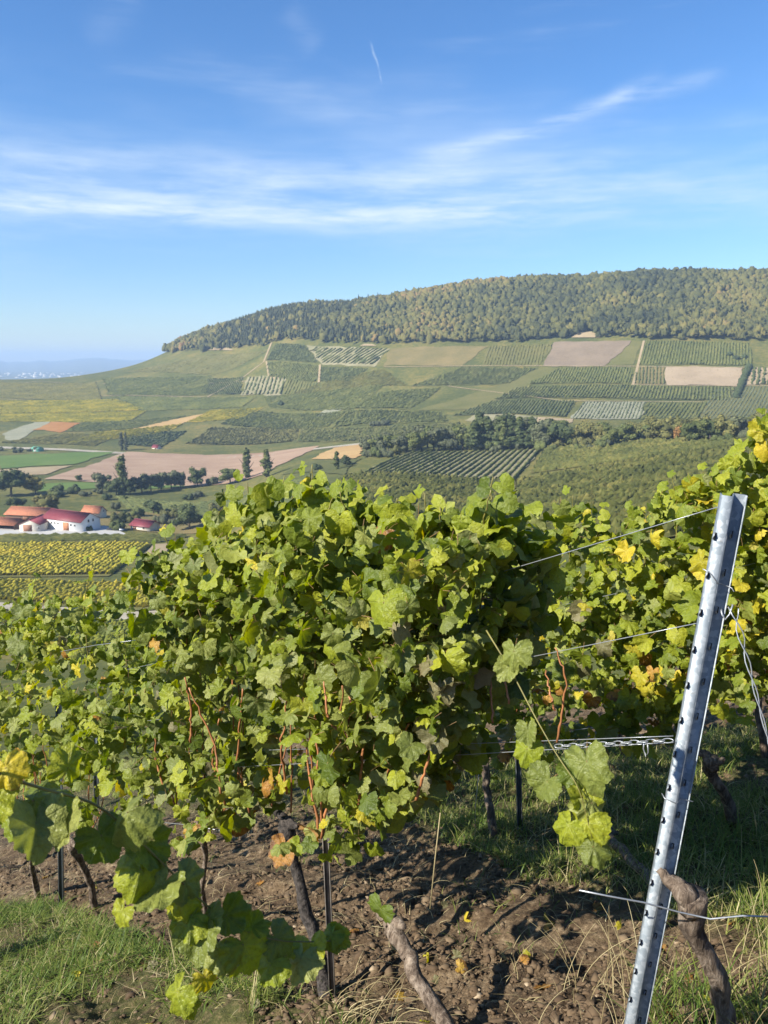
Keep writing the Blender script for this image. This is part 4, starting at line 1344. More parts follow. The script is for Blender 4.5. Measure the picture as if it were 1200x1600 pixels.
def leaf_mat(name, stops, back, blotch=None, gloss=.42, trans=.33, attr=False):
    m, t = newmat(name)
    tcx = t.n('ShaderNodeTexCoord')
    if attr:
        f = t.n('ShaderNodeAttribute', attribute_name='tint').outputs['Fac']
    else:
        oi = t.n('ShaderNodeObjectInfo'); f = oi.outputs['Random']
    g = t.n('ShaderNodeNewGeometry')
    n1 = t.noise(g.outputs['Position'], 22, 3, .6)
    n0 = t.noise(g.outputs['Position'], 75, 3, .6)
    fv = t.math('ADD', f, t.math('MULTIPLY', t.math('SUBTRACT', t.math('ADD', t.math('MULTIPLY', n1, .6), t.math('MULTIPLY', n0, .4)), .5), 1.3), clamp=True)
    col = t.ramp(fv, stops)
    col = t.mix(t.smooth(t.noise(g.outputs['Position'], 130, 4, .7), .42, .70, 0, .42), col, (.055, .075, .018))
    # veins
    sp_ = t.n('ShaderNodeSeparateXYZ'); t.link(tcx.outputs['UV'], sp_.inputs[0])
    ux = t.math('SUBTRACT', t.math('MULTIPLY', sp_.outputs[0], 2.0), 1.0); uy = t.math('SUBTRACT', t.math('MULTIPLY', sp_.outputs[1], 2.0), 1.0)
    th = t.math('ABSOLUTE', t.math('ARCTAN2', ux, uy))
    rr = t.math('SQRT', t.math('ADD', t.math('MULTIPLY', ux, ux), t.math('MULTIPLY', uy, uy)))
    d = t.math('MINIMUM', th, t.math('MINIMUM', t.math('ABSOLUTE', t.math('SUBTRACT', th, .95)), t.math('ABSOLUTE', t.math('SUBTRACT', th, 1.85))))
    dv = t.math('MULTIPLY', d, rr)
    vein = t.smooth(dv, .006, .028, .30, 0.0)
    # side veins
    sv = t.math('PINGPONG', t.math('SUBTRACT', rr, t.math('MULTIPLY', d, .9)), .075)
    vein = t.math('MAXIMUM', vein, t.smooth(sv, .003, .012, .10, 0.0))
    veincol = t.mix(.5, col, (.30, .33, .12))
    col = t.mix(vein, col, veincol)
    if blotch:
        n2 = t.noise(g.outputs['Position'], 34, 4, .7)
        edge = t.math('ADD', t.math('MULTIPLY', rr, .35), n2)
        col = t.mix(t.smooth(edge, blotch[1], blotch[1] + .14, 0.0, .85), col, blotch[0])
    bk = t.mix(.62, col, back)
    colf = t.mix(g.outputs['Backfacing'], col, bk)
    p = t.n('ShaderNodeBsdfPrincipled'); t.link(colf, p.inputs['Base Color'])
    p.inputs['Roughness'].default_value = gloss
    p.inputs['Specular IOR Level'].default_value = .36
    bp = t.n('ShaderNodeBump'); bp.inputs['Strength'].default_value = .8; bp.inputs['Distance'].default_value = .007
    hgt = t.math('SUBTRACT', t.math('MULTIPLY', t.noise(g.outputs['Position'], 70, 3, .6), 1.3), t.math('MULTIPLY', vein, .5))
    t.link(hgt, bp.inputs['Height']); t.link(bp.outputs[0], p.inputs['Normal'])
    tl = t.n('ShaderNodeBsdfTranslucent')
    hs_ = t.n('ShaderNodeHueSaturation'); t.link(col, hs_.inputs['Color']); hs_.inputs['Saturation'].default_value = 1.15; hs_.inputs['Value'].default_value = 1.5
    t.link(hs_.outputs[0], tl.inputs[0])
    mx = t.n('ShaderNodeMixShader'); mx.inputs[0].default_value = trans
    t.link(p.outputs[0], mx.inputs[1]); t.link(tl.outputs[0], mx.inputs[2])
    finish(t, mx.outputs[0])
    return m


SAGE = (.19, .21, .085)
LS = {
    'green': ([(0, (.072, .108, .012)), (.5, (.130, .172, .019)), (1, (.205, .240, .027))], SAGE, None),
    'sage': ([(0, (.155, .185, .036)), (.5, (.220, .248, .054)), (1, (.300, .315, .080))], (.25, .26, .12), ((.20, .16, .07), .90)),
    'lime': ([(0, (.165, .210, .016)), (.5, (.250, .290, .022)), (1, (.35, .36, .030))], (.27, .30, .08), ((.30, .22, .04), .95)),
    'yellow': ([(0, (.34, .31, .022)), (.5, (.50, .42, .028)), (1, (.58, .44, .035))], (.40, .36, .09), ((.27, .13, .03), .86)),
    'mauve': ([(0, (.17, .155, .075)), (.5, (.22, .195, .10)), (1, (.28, .24, .14))], (.24, .21, .13), ((.13, .095, .05), .82)),
    'brown': ([(0, (.28, .13, .03)), (.5, (.40, .19, .035)), (1, (.48, .30, .05))], (.35, .22, .09), ((.13, .06, .025), .70)),
}
LM = {k: leaf_mat('leaf_' + k, v[0], v[1], v[2]) for k, v in LS.items()}
LMA = {k: leaf_mat('foliage_' + k, v[0], v[1], v[2], attr=True) for k, v in LS.items()}
M_PET = plain('leaf_stalk', (.22, .13, .05), .6, 0, .2, 8)
LEAF = {}
GEO = []
for sd_ in range(15):
    curl = [-.15, .1, .25, .4, .15, .55, .0, .3, .7, -.3, .2, .5, .85, .05, .35][sd_]
    GEO.append(leaf_geo(100 + sd_, curl))
for k in LM:
    for sd_ in range(15):
        P, Q, T, uv = GEO[sd_]
        pv, pq = petiole_geo(len(P), np.random.default_rng(sd_))
        LEAF[k, sd_] = make_mesh('leaf', np.concatenate([P, pv]), np.concatenate([np.array(Q), pq]), T, [LM[k], M_PET], None,
                                 np.concatenate([np.zeros(len(Q)), np.ones(len(pq)), np.zeros(len(T))]), True, np.concatenate([uv, np.full((len(pv), 2), .5)]))
FINE = {}


def fine_leaf(k, n_):
    if (k, n_) not in FINE:
        P, Q, T, uv = leaf_geo(200 + n_, [.1, .35, .6, -.2, .25, .5, .0, .8][n_], 88, True, True)
        pv, pq = petiole_geo(len(P), np.random.default_rng(n_))
        FINE[k, n_] = make_mesh('leaf', np.concatenate([P, pv]), np.concatenate([np.array(Q), pq]), T, [LM[k], M_PET], None,
                                np.concatenate([np.zeros(len(Q)), np.ones(len(pq)), np.zeros(len(T))]), True, np.concatenate([uv, np.full((len(pv), 2), .5)]))
    return FINE[k, n_]


GEO_LO = [leaf_geo(100 + s_, .2 + .1 * s_, 16, False) for s_ in range(5)]

CAMP = np.array([0, 0, CAMZ])
RD = np.array([-.727, .687]); RN = np.array([.687, .727])    # along the rows (downhill, left) and across them (away)
SUNV = np.array(to_sun)


def basis(nrm, tip):
    z = nrm / np.linalg.norm(nrm)
    y = tip - z * (tip @ z); y /= np.linalg.norm(y) + 1e-9
    x = np.cross(y, z)
    return np.stack([x, y, z], 1)


def leaf_obj(parent, ploc, pos, nrm, tip, size, kind, shape=None):
    o_ = bpy.data.objects.new('leaf', LEAF[kind, RND.randrange(15) if shape is None else shape])
    COL.objects.link(o_)
    o_.parent = parent
    o_.location = Vector(np.asarray(pos) - np.asarray(ploc))
    o_.rotation_mode = 'QUATERNION'
    o_.rotation_quaternion = Matrix(basis(nrm, tip).tolist()).to_quaternion()
    o_.scale = (size * RND.uniform(.78, 1.08), size * RND.uniform(.85, 1.1), size)
    return o_


def pick(weights):
    ks = list(weights); return RND.choices(ks, [weights[k] for k in ks])[0]


def rand_orient(front, up=.45, spread=.7):
    n = np.array([-RN[0], -RN[1], 0]) * front + np.array([0, 0, up]) + rng.normal(0, spread, 3)
    tip = np.array([0, 0, -1.0]) + rng.normal(0, .55, 3)
    return n, tip


def row_pt(c, px, py):
    """the point of the upright plane of vine row c seen at (px, py)"""
    d = ray(px, py)
    t = c / (RN[0] * d[0] + RN[1] * d[1])
    return np.array([d[0] * t, d[1] * t, CAMZ + d[2] * t])


C1, C2 = 1.865, 3.894
M_VBARK = None


def bark_mat():
    m, t = newmat('vine_bark')
    tcx = t.n('ShaderNodeTexCoord')
    v = t.scale(tcx.outputs['Object'], (1, 1, .18))
    a = t.noise(v, 55, 5, .7, .6); b = t.noise(tcx.outputs['Object'], 9, 3)
    c = t.ramp(t.smooth(t.math('ADD', t.math('MULTIPLY', a, .7), t.math('MULTIPLY', b, .3)), .32, .68), [(0, (.045, .032, .024)), (.45, (.14, .105, .078)), (1, (.31, .25, .195))])
    p = t.n('ShaderNodeBsdfPrincipled'); t.link(c, p.inputs['Base Color']); p.inputs['Roughness'].default_value = .9; p.inputs['Specular IOR Level'].default_value = .2
    bp = t.n('ShaderNodeBump'); bp.inputs['Strength'].default_value = 1.0; bp.inputs['Distance'].default_value = .012
    t.link(a, bp.inputs['Height']); t.link(bp.outputs[0], p.inputs['Normal'])
    finish(t, p.outputs[0])
    return m


M_VBARK = bark_mat()
M_DEADBARK = plain('dead_black_wood', (.045, .038, .034), .95, 0, .7, 60, 1.0)
M_CANE = plain('orange_brown_cane', (.30, .125, .05), .5, 0, .3, 14)
M_CANEG = plain('green_cane', (.17, .15, .04), .5, 0, .3, 14)


def gnarl_tube(mb, pts, rad, n=12, rough=.18, seed=0):
    """an uneven woody stem through pts (resampled)"""
    P = np.asarray(pts, float); R0 = np.asarray(rad, float)
    t0 = np.linspace(0, 1, len(P)); t = np.linspace(0, 1, max(14, len(P) * 7))
    P2 = np.stack([np.interp(t, t0, P[:, k]) for k in range(3)], 1)
    for _ in range(3):
        P2[1:-1] = P2[1:-1] * .5 + (P2[:-2] + P2[2:]) * .25
    P2 += (np.stack([fbm(t * 6 + k * 9, t * 0 + seed, 3, seed + k) for k in range(3)], 1) - .5) * R0.max() * .9
    r_ = np.interp(t, t0, R0)
    th = np.arange(n) / n * 2 * PI
    rr = r_[:, None] * (1 + rough * 2 * (fbm(np.cos(th)[None] * 1.5 + t[:, None] * 9 + seed, np.sin(th)[None] * 1.5 + t[:, None] * 2, 3, seed) - .5) + .10 * np.sin(th[None] * 5 + t[:, None] * 7))
    mb.tube(P2, rr, n)


def smooth_path(pts, n=12):
    P = np.asarray(pts, float); t0 = np.linspace(0, 1, len(P)); t = np.linspace(0, 1, n)
    P2 = np.stack([np.interp(t, t0, P[:, k]) for k in range(3)], 1)
    for _ in range(2): P2[1:-1] = P2[1:-1] * .5 + (P2[:-2] + P2[2:]) * .25
    return P2


def zt(p): return float(plane_z(p[0], p[1]))


# ---- rows: vines as things
def vine_thing(label, base, group=None):
    e = empty('grape_vine', tuple(base)); tag(e, label, 'vine', group)
    return e


def add_trunk(v, base, pts, rad, mat=None, seed=0, name='trunk'):
    mb = MB(); gnarl_tube(mb, [np.asarray(p) - base for p in pts], rad, 12, .22, seed)
    return mb.build(name, mat or M_VBARK, v, True)


def add_cane(v, base, pts, r0, mat=None):
    mb = MB()
    P_ = smooth_path([np.asarray(p) - base for p in pts], 19)
    P_[1:-1] += rng.normal(0, .0022, (17, 3))
    rr_ = np.linspace(r0, r0 * .55, 19) * np.where(np.arange(19) % 4 == 2, 1.35, 1.0)     # swollen nodes
    mb.tube(P_, rr_, 6)
    mb.build('cane', mat or M_CANE, v, True)


TOP1 = [(-250, 1020), (-60, 950), (0, 950), (45, 925), (85, 950), (138, 915), (155, 990), (195, 1040), (240, 1030), (268, 920), (274, 850), (295, 848), (335, 842), (368, 800), (400, 756), (440, 772), (478, 738), (510, 752), (530, 785), (560, 798), (600, 800), (640, 788), (690, 806), (715, 785), (745, 752), (772, 756), (788, 800), (805, 860), (812, 920)]
BOT1 = [(805, 980), (772, 1050), (752, 1110), (720, 1165), (690, 1230), (640, 1270), (600, 1330), (560, 1310), (520, 1250), (470, 1250), (420, 1270), (340, 1310), (270, 1290), (200, 1240), (130, 1230), (60, 1230), (-60, 1240), (-250, 1250)]
POLY1 = np.array(TOP1 + BOT1, float)
TOP2 = [(150, 1020), (400, 960), (700, 880), (820, 850), (850, 838), (872, 800), (900, 778), (930, 810), (965, 830), (1000, 810), (1035, 790), (1060, 760), (1090, 752), (1130, 725), (1165, 700), (1195, 668), (1230, 650), (1400, 600), (1600, 560)]
BOT2 = [(1600, 1100), (1300, 1110), (1190, 1110), (1120, 1095), (1050, 1150), (960, 1165), (900, 1178), (840, 1185), (700, 1180), (400, 1190), (150, 1200)]
POLY2 = np.array(TOP2 + BOT2, float)


def sample_poly(poly, n, seed):
    r = np.random.default_rng(seed); lo, hi = poly.min(0), poly.max(0); out = []
    while len(out) < n:
        x = r.uniform(lo[0], hi[0], n); y = r.uniform(lo[1], hi[1], n)
        ok = in_poly(poly, x, y)
        out += list(zip(x[ok], y[ok]))
    return out[:n]


LEAFLIST = {1: [], 2: []}         # (pos, normal, tip, size, kind)
r1 = np.random.default_rng(5)


def weights1(px, py, dep):
    w_ = {'green': 2.8, 'sage': 2.6, 'lime': 3.0, 'yellow': .10, 'mauve': .14, 'brown': .02}
    if py < 930: w_['mauve'] = 0; w_['brown'] = 0
    if py < 900 and px > 330: w_['lime'] += 3.4; w_['sage'] *= .7; w_['yellow'] += .2
    if px < 240: w_['lime'] += 1.8; w_['yellow'] += .25; w_['green'] *= .8
    if py > 960 and 330 < px < 740: w_['sage'] += 1.2; w_['mauve'] += .3
    if py > 1200: w_['yellow'] += .25; w_['brown'] += .25; w_['lime'] += 1
    return w_


def weights2(px, py, dep):
    w_ = {'green': 1.2, 'sage': .4, 'lime': 4.6, 'yellow': .35, 'mauve': .08 if py > 950 else 0, 'brown': .06 if py > 950 else 0}
    if px > 1080: w_['yellow'] += .5; w_['lime'] += 1.5
    if py > 1020: w_['yellow'] += .25; w_['brown'] += .25; w_['green'] += 1.5
    if px < 930: w_['green'] += 2; w_['sage'] += 1
    return w_


def fill(row, poly, n, c, thick, size, wf, seed, keepf=None):
    for (px, py) in sample_poly(poly, n, seed):
        off = float(np.clip(r1.normal(0, thick), -2.2 * thick, 2.2 * thick))
        p = row_pt(c, px, py)
        p[:2] += RN * off
        if keepf is not None and not keepf(px, py, p): continue
        if p[2] < zt(p) + .25: continue
        nrm, tip = rand_orient(.62 if off < .05 else .1, .5, .74)
        LEAFLIST[row].append((p, nrm, tip, size * float(np.clip(r1.lognormal(-.08, .26), .5, 1.5)), pick(wf(px, py, off))))


def keep1(px, py, p):
    s_ = float(p[:2] @ RD)
    nz = float(fbm(np.array(s_ * 3.0), np.array(p[2] * 3.2), 3, 71))
    n2 = float(fbm(np.array(s_ * 9.0 + 3), np.array(p[2] * 9.0), 2, 73))
    if n2 < .44 and r1.random() < .85: return False
    if py > 1130 and 440 < px < 600 and py < 1270: return nz > .50
    if py > 1150: return nz > (.34 if 380 < px < 690 else .42) + (py - 1150) * .0004 and r1.random() < .85
    if py > 1040: return nz > .40
    return nz > .30


def keep2(px, py, p):
    s_ = float(p[:2] @ RD)
    nz = float(fbm(np.array(s_ * 2.6 + 7), np.array(p[2] * 2.8), 3, 72))
    return nz > (.33 if px < 960 else .31)


fill(1, POLY1, 8600, C1, .17, .047, weights1, 21, keep1)
fill(2, POLY2, 5000, C2, .15, .054, weights2, 22, keep2)
# upper shoots that stand out of the canopy, with leaves along them
SHOOT1 = [((420, 850), (424, 746)), ((488, 830), (486, 726)), ((540, 860), (547, 766)), ((655, 870), (668, 770)), ((345, 890), (338, 806)), ((200, 1060), (190, 985)), ((470, 830), (478, 738)), ((500, 840), (520, 760)), ((395, 850), (400, 752)), ((560, 860), (566, 775)), ((690, 870), (700, 790)), ((730, 850), (752, 748)), ((755, 850), (785, 762)),
          ((274, 910), (262, 826)), ((300, 900), (318, 830)), ((134, 980), (142, 882)), ((40, 970), (46, 888)), ((440, 850), (452, 770)), ((620, 850), (640, 775)), ((350, 880), (372, 790))]
SHOOT2 = [((890, 870), (900, 772)), ((1010, 830), (1000, 790)), ((1060, 800), (1050, 742)), ((1100, 800), (1110, 735)), ((1180, 740), (1194, 640)), ((1192, 760), (1196, 690)), ((1150, 770), (1160, 705)), ((925, 850), (935, 800)), ((1000, 850), (1012, 800))]
SHOOTPATH = {1: [], 2: []}
for row, c, SH, sz, wf in ((1, C1, SHOOT1, .058, weights1), (2, C2, SHOOT2, .060, weights2)):
    for (a, b) in SH:
        pa, pb = row_pt(c, *a), row_pt(c, *b)
        pb[:2] += RN * r1.normal(0, .05)
        SHOOTPATH[row].append((pa, pb))
        n = 7
        for k in range(n + 1):
            f = k / n
            p = pa * (1 - f) + pb * f + r1.normal(0, .018, 3)
            side = (1 if k % 2 else -1)
            p2 = p + np.array([RD[0], RD[1], 0]) * side * .035
            nrm, tip = rand_orient(.7, .7, .4)
            tip = tip + np.array([RD[0], RD[1], 0]) * side * 1.2
            LEAFLIST[row].append((p2, nrm, tip, sz * (1.1 - .5 * f) * r1.uniform(.8, 1.15), pick({'lime': 5, 'green': 1.5, 'yellow': .5})))

# ---- the vines of both rows
V1 = [  # (base photo point, head photo point, radius, label)
    ((1160, 1640), (1072, 1398), .027, 'vine with a thick gnarled trunk close right of the metal end post'),
    ((722, 1650), (612, 1445), .027, 'vine with a leaning bare trunk at the bottom centre'),
    ((515, 1560), (448, 1290), .026, 'vine with a black dead trunk behind the hanging shoot'),
    ((322, 1455), (317, 1300), .013, 'young vine with a thin dark upright trunk left of the centre'),
    ((150, 1418), (113, 1320), .022, 'vine with a crooked grey trunk right of the thin grey stake'),
    ((60, 1400), (45, 1318), .020, 'vine left of the thin grey stake at the left edge'),
    ((-70, 1370), (-95, 1290), .022, 'vine at the far left end of the front row'),
]
V2 = [
    ((1152, 1288), (1110, 1190), .030, 'back row vine with a dark trunk behind the end post'),
    ((775, 1312), (754, 1185), .026, 'back row vine with a pale upright trunk left of the hanging leaves'),
    ((1042, 1405), (945, 1325), .026, 'back row vine with a low lying trunk touching the end post'),
    ((560, 1300), (545, 1200), .024, 'back row vine hidden behind the middle of the front row'),
    ((330, 1290), (318, 1200), .022, 'back row vine hidden behind the left part of the front row'),
    ((1330, 1290), (1310, 1180), .026, 'back row vine at the right edge of the picture'),
]


def build_row(row, c, VL):
    vs = []
    for i, (bp, hp, rad, label) in enumerate(VL):
        g2 = ground_hit(*bp)
        base = np.array([g2[0], g2[1], zt(g2)])
        head = row_pt(c, *hp)
        if row == 2 and i == 2:
            head = np.array([*(ground_hit(*hp)), 0.0]); head[2] = zt(head) + .10
        v = vine_thing(label, base)
        mid = base * .5 + head * .5 + rng.normal(0, .02, 3)
        low = base - np.array([0, 0, .06])
        dead = (row == 1 and i == 2)
        pts = [low, base * .75 + head * .25 + rng.normal(0, .008, 3), mid, base * .25 + head * .75 + rng.normal(0, .012, 3), head]
        add_trunk(v, base, pts, [rad * 1.25, rad * 1.0, rad * .95, rad * .95, rad * 1.35], M_DEADBARK if dead else None, 3 + i + 10 * row)
        # knobbly head with two short arms
        for k, sg in enumerate((-1, 1) if not (row == 1 and i == 0) else (1,)):
            hpnt = head + np.array([RD[0], RD[1], 0]) * sg * .07 + np.array([0, 0, .03])
            add_trunk(v, base, [head - (head - mid) * .12, head + np.array([0, 0, .012]), hpnt], [rad * 1.1, rad * 1.05, rad * .4], M_DEADBARK if dead else None, 30 + i * 3 + k, 'head')
        vs.append((float(base[:2] @ RD), base, head, v))
    return vs


VINES = {1: build_row(1, C1, V1), 2: build_row(2, C2, V2)}
# canes growing from the heads up to the canopy
CANES1 = [((500, 1310), (478, 1170), (468, 1080)), ((502, 1310), (520, 1160), (545, 1075)), ((505, 1300), (508, 1200), (490, 1100)), ((560, 1260), (568, 1140), (578, 1060)), ((622, 1180), (624, 1120), (626, 1080)),
          ((448, 1240), (446, 1170), (450, 1090)), ((345, 1240), (330, 1170), (300, 1080)), ((352, 1258), (335, 1180), (338, 1120)), ((298, 1160), (299, 1100), (296, 1060)), ((260, 1240), (245, 1190), (240, 1130)),
          ((770, 1130), (758, 1060), (745, 1020)), ((795, 1100), (790, 1060), (782, 1020)), ((870, 1160), (874, 1060), (872, 1010)), ((868, 1110), (862, 1080), (855, 1050)), ((650, 1250), (668, 1190), (690, 1130)),
          ((590, 1260), (605, 1190), (640, 1120)), ((390, 1270), (372, 1190), (385, 1080)), ((530, 1170), (548, 1110), (535, 1050)), ((556, 1160), (520, 1120), (510, 1060))]
for pp in CANES1:
    o_c = rng.uniform(-.26, -.10) if pp[0][0] < 700 else rng.uniform(-.06, .04)
    P = [row_pt(C1 + o_c + rng.normal(0, .01), *p) for p in pp]
    s_ = float(P[0][:2] @ RD)
    sv, base, head, v = min(VINES[1], key=lambda q_: abs(q_[0] - s_))
    for q_ in P[1:]: q_ += rng.normal(0, .014, 3)
    add_cane(v, base, P, .0052 if pp[0][0] < 700 else .0034)
for row, c in ((1, C1), (2, C2)):
    for (pa, pb) in SHOOTPATH[row]:
        sv, base, head, v = min(VINES[row], key=lambda q_: abs(q_[0] - float(pa[:2] @ RD)))
        add_cane(v, base, [pa - np.array([0, 0, .25]), pa, (pa + pb) / 2 + rng.normal(0, .012, 3), pb], .0034, M_CANEG)
    for i_v, (sv, base, head, v) in enumerate(VINES[row]):
        for k in range(0 if ((row == 1 and sv < .62) or (row == 2 and head[0] > .9) or head[2] - zt(head) < .25) else 0 if (row == 1 and i_v == 1) else 5):
            s0 = rng.uniform(-.45, .45)
            a = head + np.array([RD[0], RD[1], 0]) * s0 * .8 + np.array([0, 0, .06 + abs(s0) * .12]); a[2] += -.384 * s0 * .6
            b = a + np.array([RD[0], RD[1], 0]) * rng.normal(0, .12) + np.array([RN[0], RN[1], 0]) * rng.normal(0, .07) + np.array([0, 0, rng.uniform(.5, .95)])
            add_cane(v, base, [a, a * .6 + b * .4 + rng.normal(0, .02, 3), b], .0042)
# the special older leaves one sees singly
for (px, py, k, s) in [(425, 1215, 'brown', .05), (410, 1230, 'brown', .045), (300, 1300, 'brown', .05), (120, 1045, 'yellow', .055), (50, 1055, 'yellow', .06), (40, 1075, 'yellow', .05), (25, 1165, 'brown', .055), (440, 1225, 'yellow', .05), (690, 1075, 'mauve', .06),
                       (440, 1000, 'mauve', .06), (620, 985, 'mauve', .055), (680, 1150, 'mauve', .06), (240, 1005, 'brown', .045), (595, 1420, 'green', .06), (595, 840, 'brown', .05), (405, 990, 'mauve', .055)]:
    p = row_pt(C1 - .22, px, py)
    LEAFLIST[1].append((p, np.array([-RN[0], -RN[1], .25]) + rng.normal(0, .2, 3), np.array([0, 0, -1.0]) + rng.normal(0, .3, 3), s, k))
for (px, py, k, s) in [(1010, 1070, 'yellow', .07), (1000, 1055, 'yellow', .06), (925, 1092, 'brown', .06), (1020, 1050, 'brown', .05), (1196, 700, 'yellow', .07), (1190, 670, 'yellow', .06), (940, 1010, 'mauve', .07), (905, 1045, 'mauve', .075), (910, 955, 'mauve', .07)]:
    p = row_pt(C2 - .2, px, py)
    LEAFLIST[2].append((p, np.array([-RN[0], -RN[1], .25]) + rng.normal(0, .2, 3), np.array([0, 0, -1.0]) + rng.normal(0, .3, 3), s, k))


def foliage_mesh(lst, name, parent=None, ploc=(0, 0, 0)):
    """many leaves joined: one mesh, a material per leaf colour"""
    keys = list(LMA); V = []; Q = []; T = []; mi_q = []; mi_t = []; tn = []; U = []; n = 0
    for (p, nrm, tip, s, k) in lst:
        P, q_, t_, uv = GEO_LO[rng.integers(5)]
        V.append(P * s @ basis(np.asarray(nrm), np.asarray(tip)).T + np.asarray(p) - np.asarray(ploc)); Q.append(np.array(q_) + n); T.append(np.array(t_) + n)
        mi_q += [keys.index(k)] * len(q_); mi_t += [keys.index(k)] * len(t_)
        tn.append(np.full(len(P), rng.random())); U.append(uv); n += len(P)
    me = make_mesh(name, np.concatenate(V), np.concatenate(Q), np.concatenate(T), [LMA[k] for k in keys], np.concatenate(tn), mi_q + mi_t, True, np.concatenate(U))
    return link(name, me, parent)


nleaf = 0
for row in (1, 2):
    per = {i: [] for i in range(len(VINES[row]))}
    for L in LEAFLIST[row]:
        s_ = float(L[0][:2] @ RD)
        i = min(range(len(VINES[row])), key=lambda q_: abs(VINES[row][q_][0] - s_))
        per[i].append(L)
    for i, lst in per.items():
        sv, base, head, v = VINES[row][i]
        # those that show: nearest the viewer's side of the row and inside the frame
        def score(L):
            px, py = project(*L[0])
            return (0 if -30 < px < 1230 else 5) + float(L[0][:2] @ RN)
        lst.sort(key=score)
        for L in lst[:300]:
            leaf_obj(v, base, *L); nleaf += 1
        if len(lst) > 300:
            f = foliage_mesh(lst[300:], 'foliage', v, base); f['kind'] = 'stuff'
        print('row', row, 'vine', i, len(lst))
print('leaf objects', nleaf)

# ---- further rows: one behind, and the one the photographer stands at the end of
def simple_row(c, s_range, nl, label, hmin, hmax, seed, wts, thin=0.0):
    r = np.random.default_rng(seed); lst = []
    O = RN * c
    for k in range(nl):
        s_ = r.uniform(*s_range); off = r.normal(0, .14)
        if float(fbm(np.array(s_ * 1.9), np.array(seed * 1.0), 2, seed)) < thin: continue
        p2 = O + RD * s_ + RN * off
        hh = r.uniform(hmin, hmax) if r.random() < .92 else r.uniform(hmax, hmax + .25)
        lst.append((np.array([p2[0], p2[1], zt(p2) + hh]), *rand_orient(.3, .5, .8), .064 * r.uniform(.7, 1.15), pick(wts)))
    p0 = O + RD * (s_range[0] + .3)
    e = empty('grape_vine_row', (p0[0], p0[1], zt(p0))); tag(e, label, 'vine row')
    f = foliage_mesh(lst, 'foliage', e, (p0[0], p0[1], zt(p0))); f['kind'] = 'stuff'
    for s_ in np.arange(s_range[0] + .3, s_range[1], 1.1):
        b2 = O + RD * s_; base = np.array([b2[0], b2[1], zt(b2)])
        hd = base + np.array([RD[0] * .12, RD[1] * .12, .62])
        mb = MB(); gnarl_tube(mb, [base - np.array([0, 0, .06]) - np.array([p0[0], p0[1], zt(p0)]), (base + hd) / 2 - np.array([p0[0], p0[1], zt(p0)]) + r.normal(0, .02, 3), hd - np.array([p0[0], p0[1], zt(p0)])], [.03, .024, .03], 9, .2, int(s_ * 7) % 50)
        mb.build('trunk', M_VBARK, e, True)
    return e


simple_row(5.93, (-4.2, 6.0), 2600, 'third vine row seen in the gaps under the back row', .55, 1.55, 81, {'green': 3, 'lime': 3, 'sage': 1, 'yellow': .5})
simple_row(-.17, (1.5, 5.0), 950, 'vine row at the photographer\'s left hand', .35, 1.12, 82, {'green': 3, 'lime': 2, 'sage': 2}, .47)

# ---- leaves that have dropped on the soil
for k in range(70):
    g2 = ground_hit(rng.uniform(60, 1180), rng.uniform(1290, 1620))
    z = float(near_h(g2[0], g2[1])) + .012
    o_ = bpy.data.objects.new('fallen_leaf', LEAF[pick({'brown': 3, 'mauve': 2.5, 'yellow': 1}), RND.randrange(15)])
    COL.objects.link(o_)
    o_.location = (g2[0], g2[1], z); o_.rotation_euler = (rng.normal(0, .5), rng.normal(0, .5), rng.uniform(0, 6.28))
    sz = rng.uniform(.022, .042); o_.scale = (sz, sz, sz)
    tag(o_, 'withered vine leaf dropped on the soil under the vines', 'leaf', 'dropped vine leaves on the soil')

# ---- hanging shoots close to the camera
def px_pt(px, py, t): return np.array([0, 0, CAMZ]) + ray(px, py) * t


def hang(label, path, leaves=(), r0=.0026):
    base = px_pt(*path[0])
    e = empty('vine_shoot', tuple(base)); tag(e, label, 'vine shoot')
    pts = [px_pt(*p) for p in path]
    mb = MB(); mb.tube(smooth_path([p - base for p in pts], 28), np.linspace(r0, r0 * .4, 28), 6)
    mb.build('cane', M_CANEG, e, True)
    for (px, py, wpx, ang_, k, t, yawn, up) in leaves:
        if k == 'green' and RND.random() < .5: k = RND.choice(['lime', 'sage'])  # some green leaves go paler, so colour makes up for dim light here
        p = px_pt(px, py, t)
        tocam = -ray(px, py); tocam /= np.linalg.norm(tocam)
        nrm = tocam + np.array([yawn, 0, up])
        a = math.radians(ang_)
        tip = np.array([math.sin(a), 0, -math.cos(a)])
        size = wpx * .80 / FPX * t / 1.75
        o_ = leaf_obj(e, base, p - tip * size * .35, nrm, tip, size, k)
        o_.data = fine_leaf(k, RND.randrange(8))


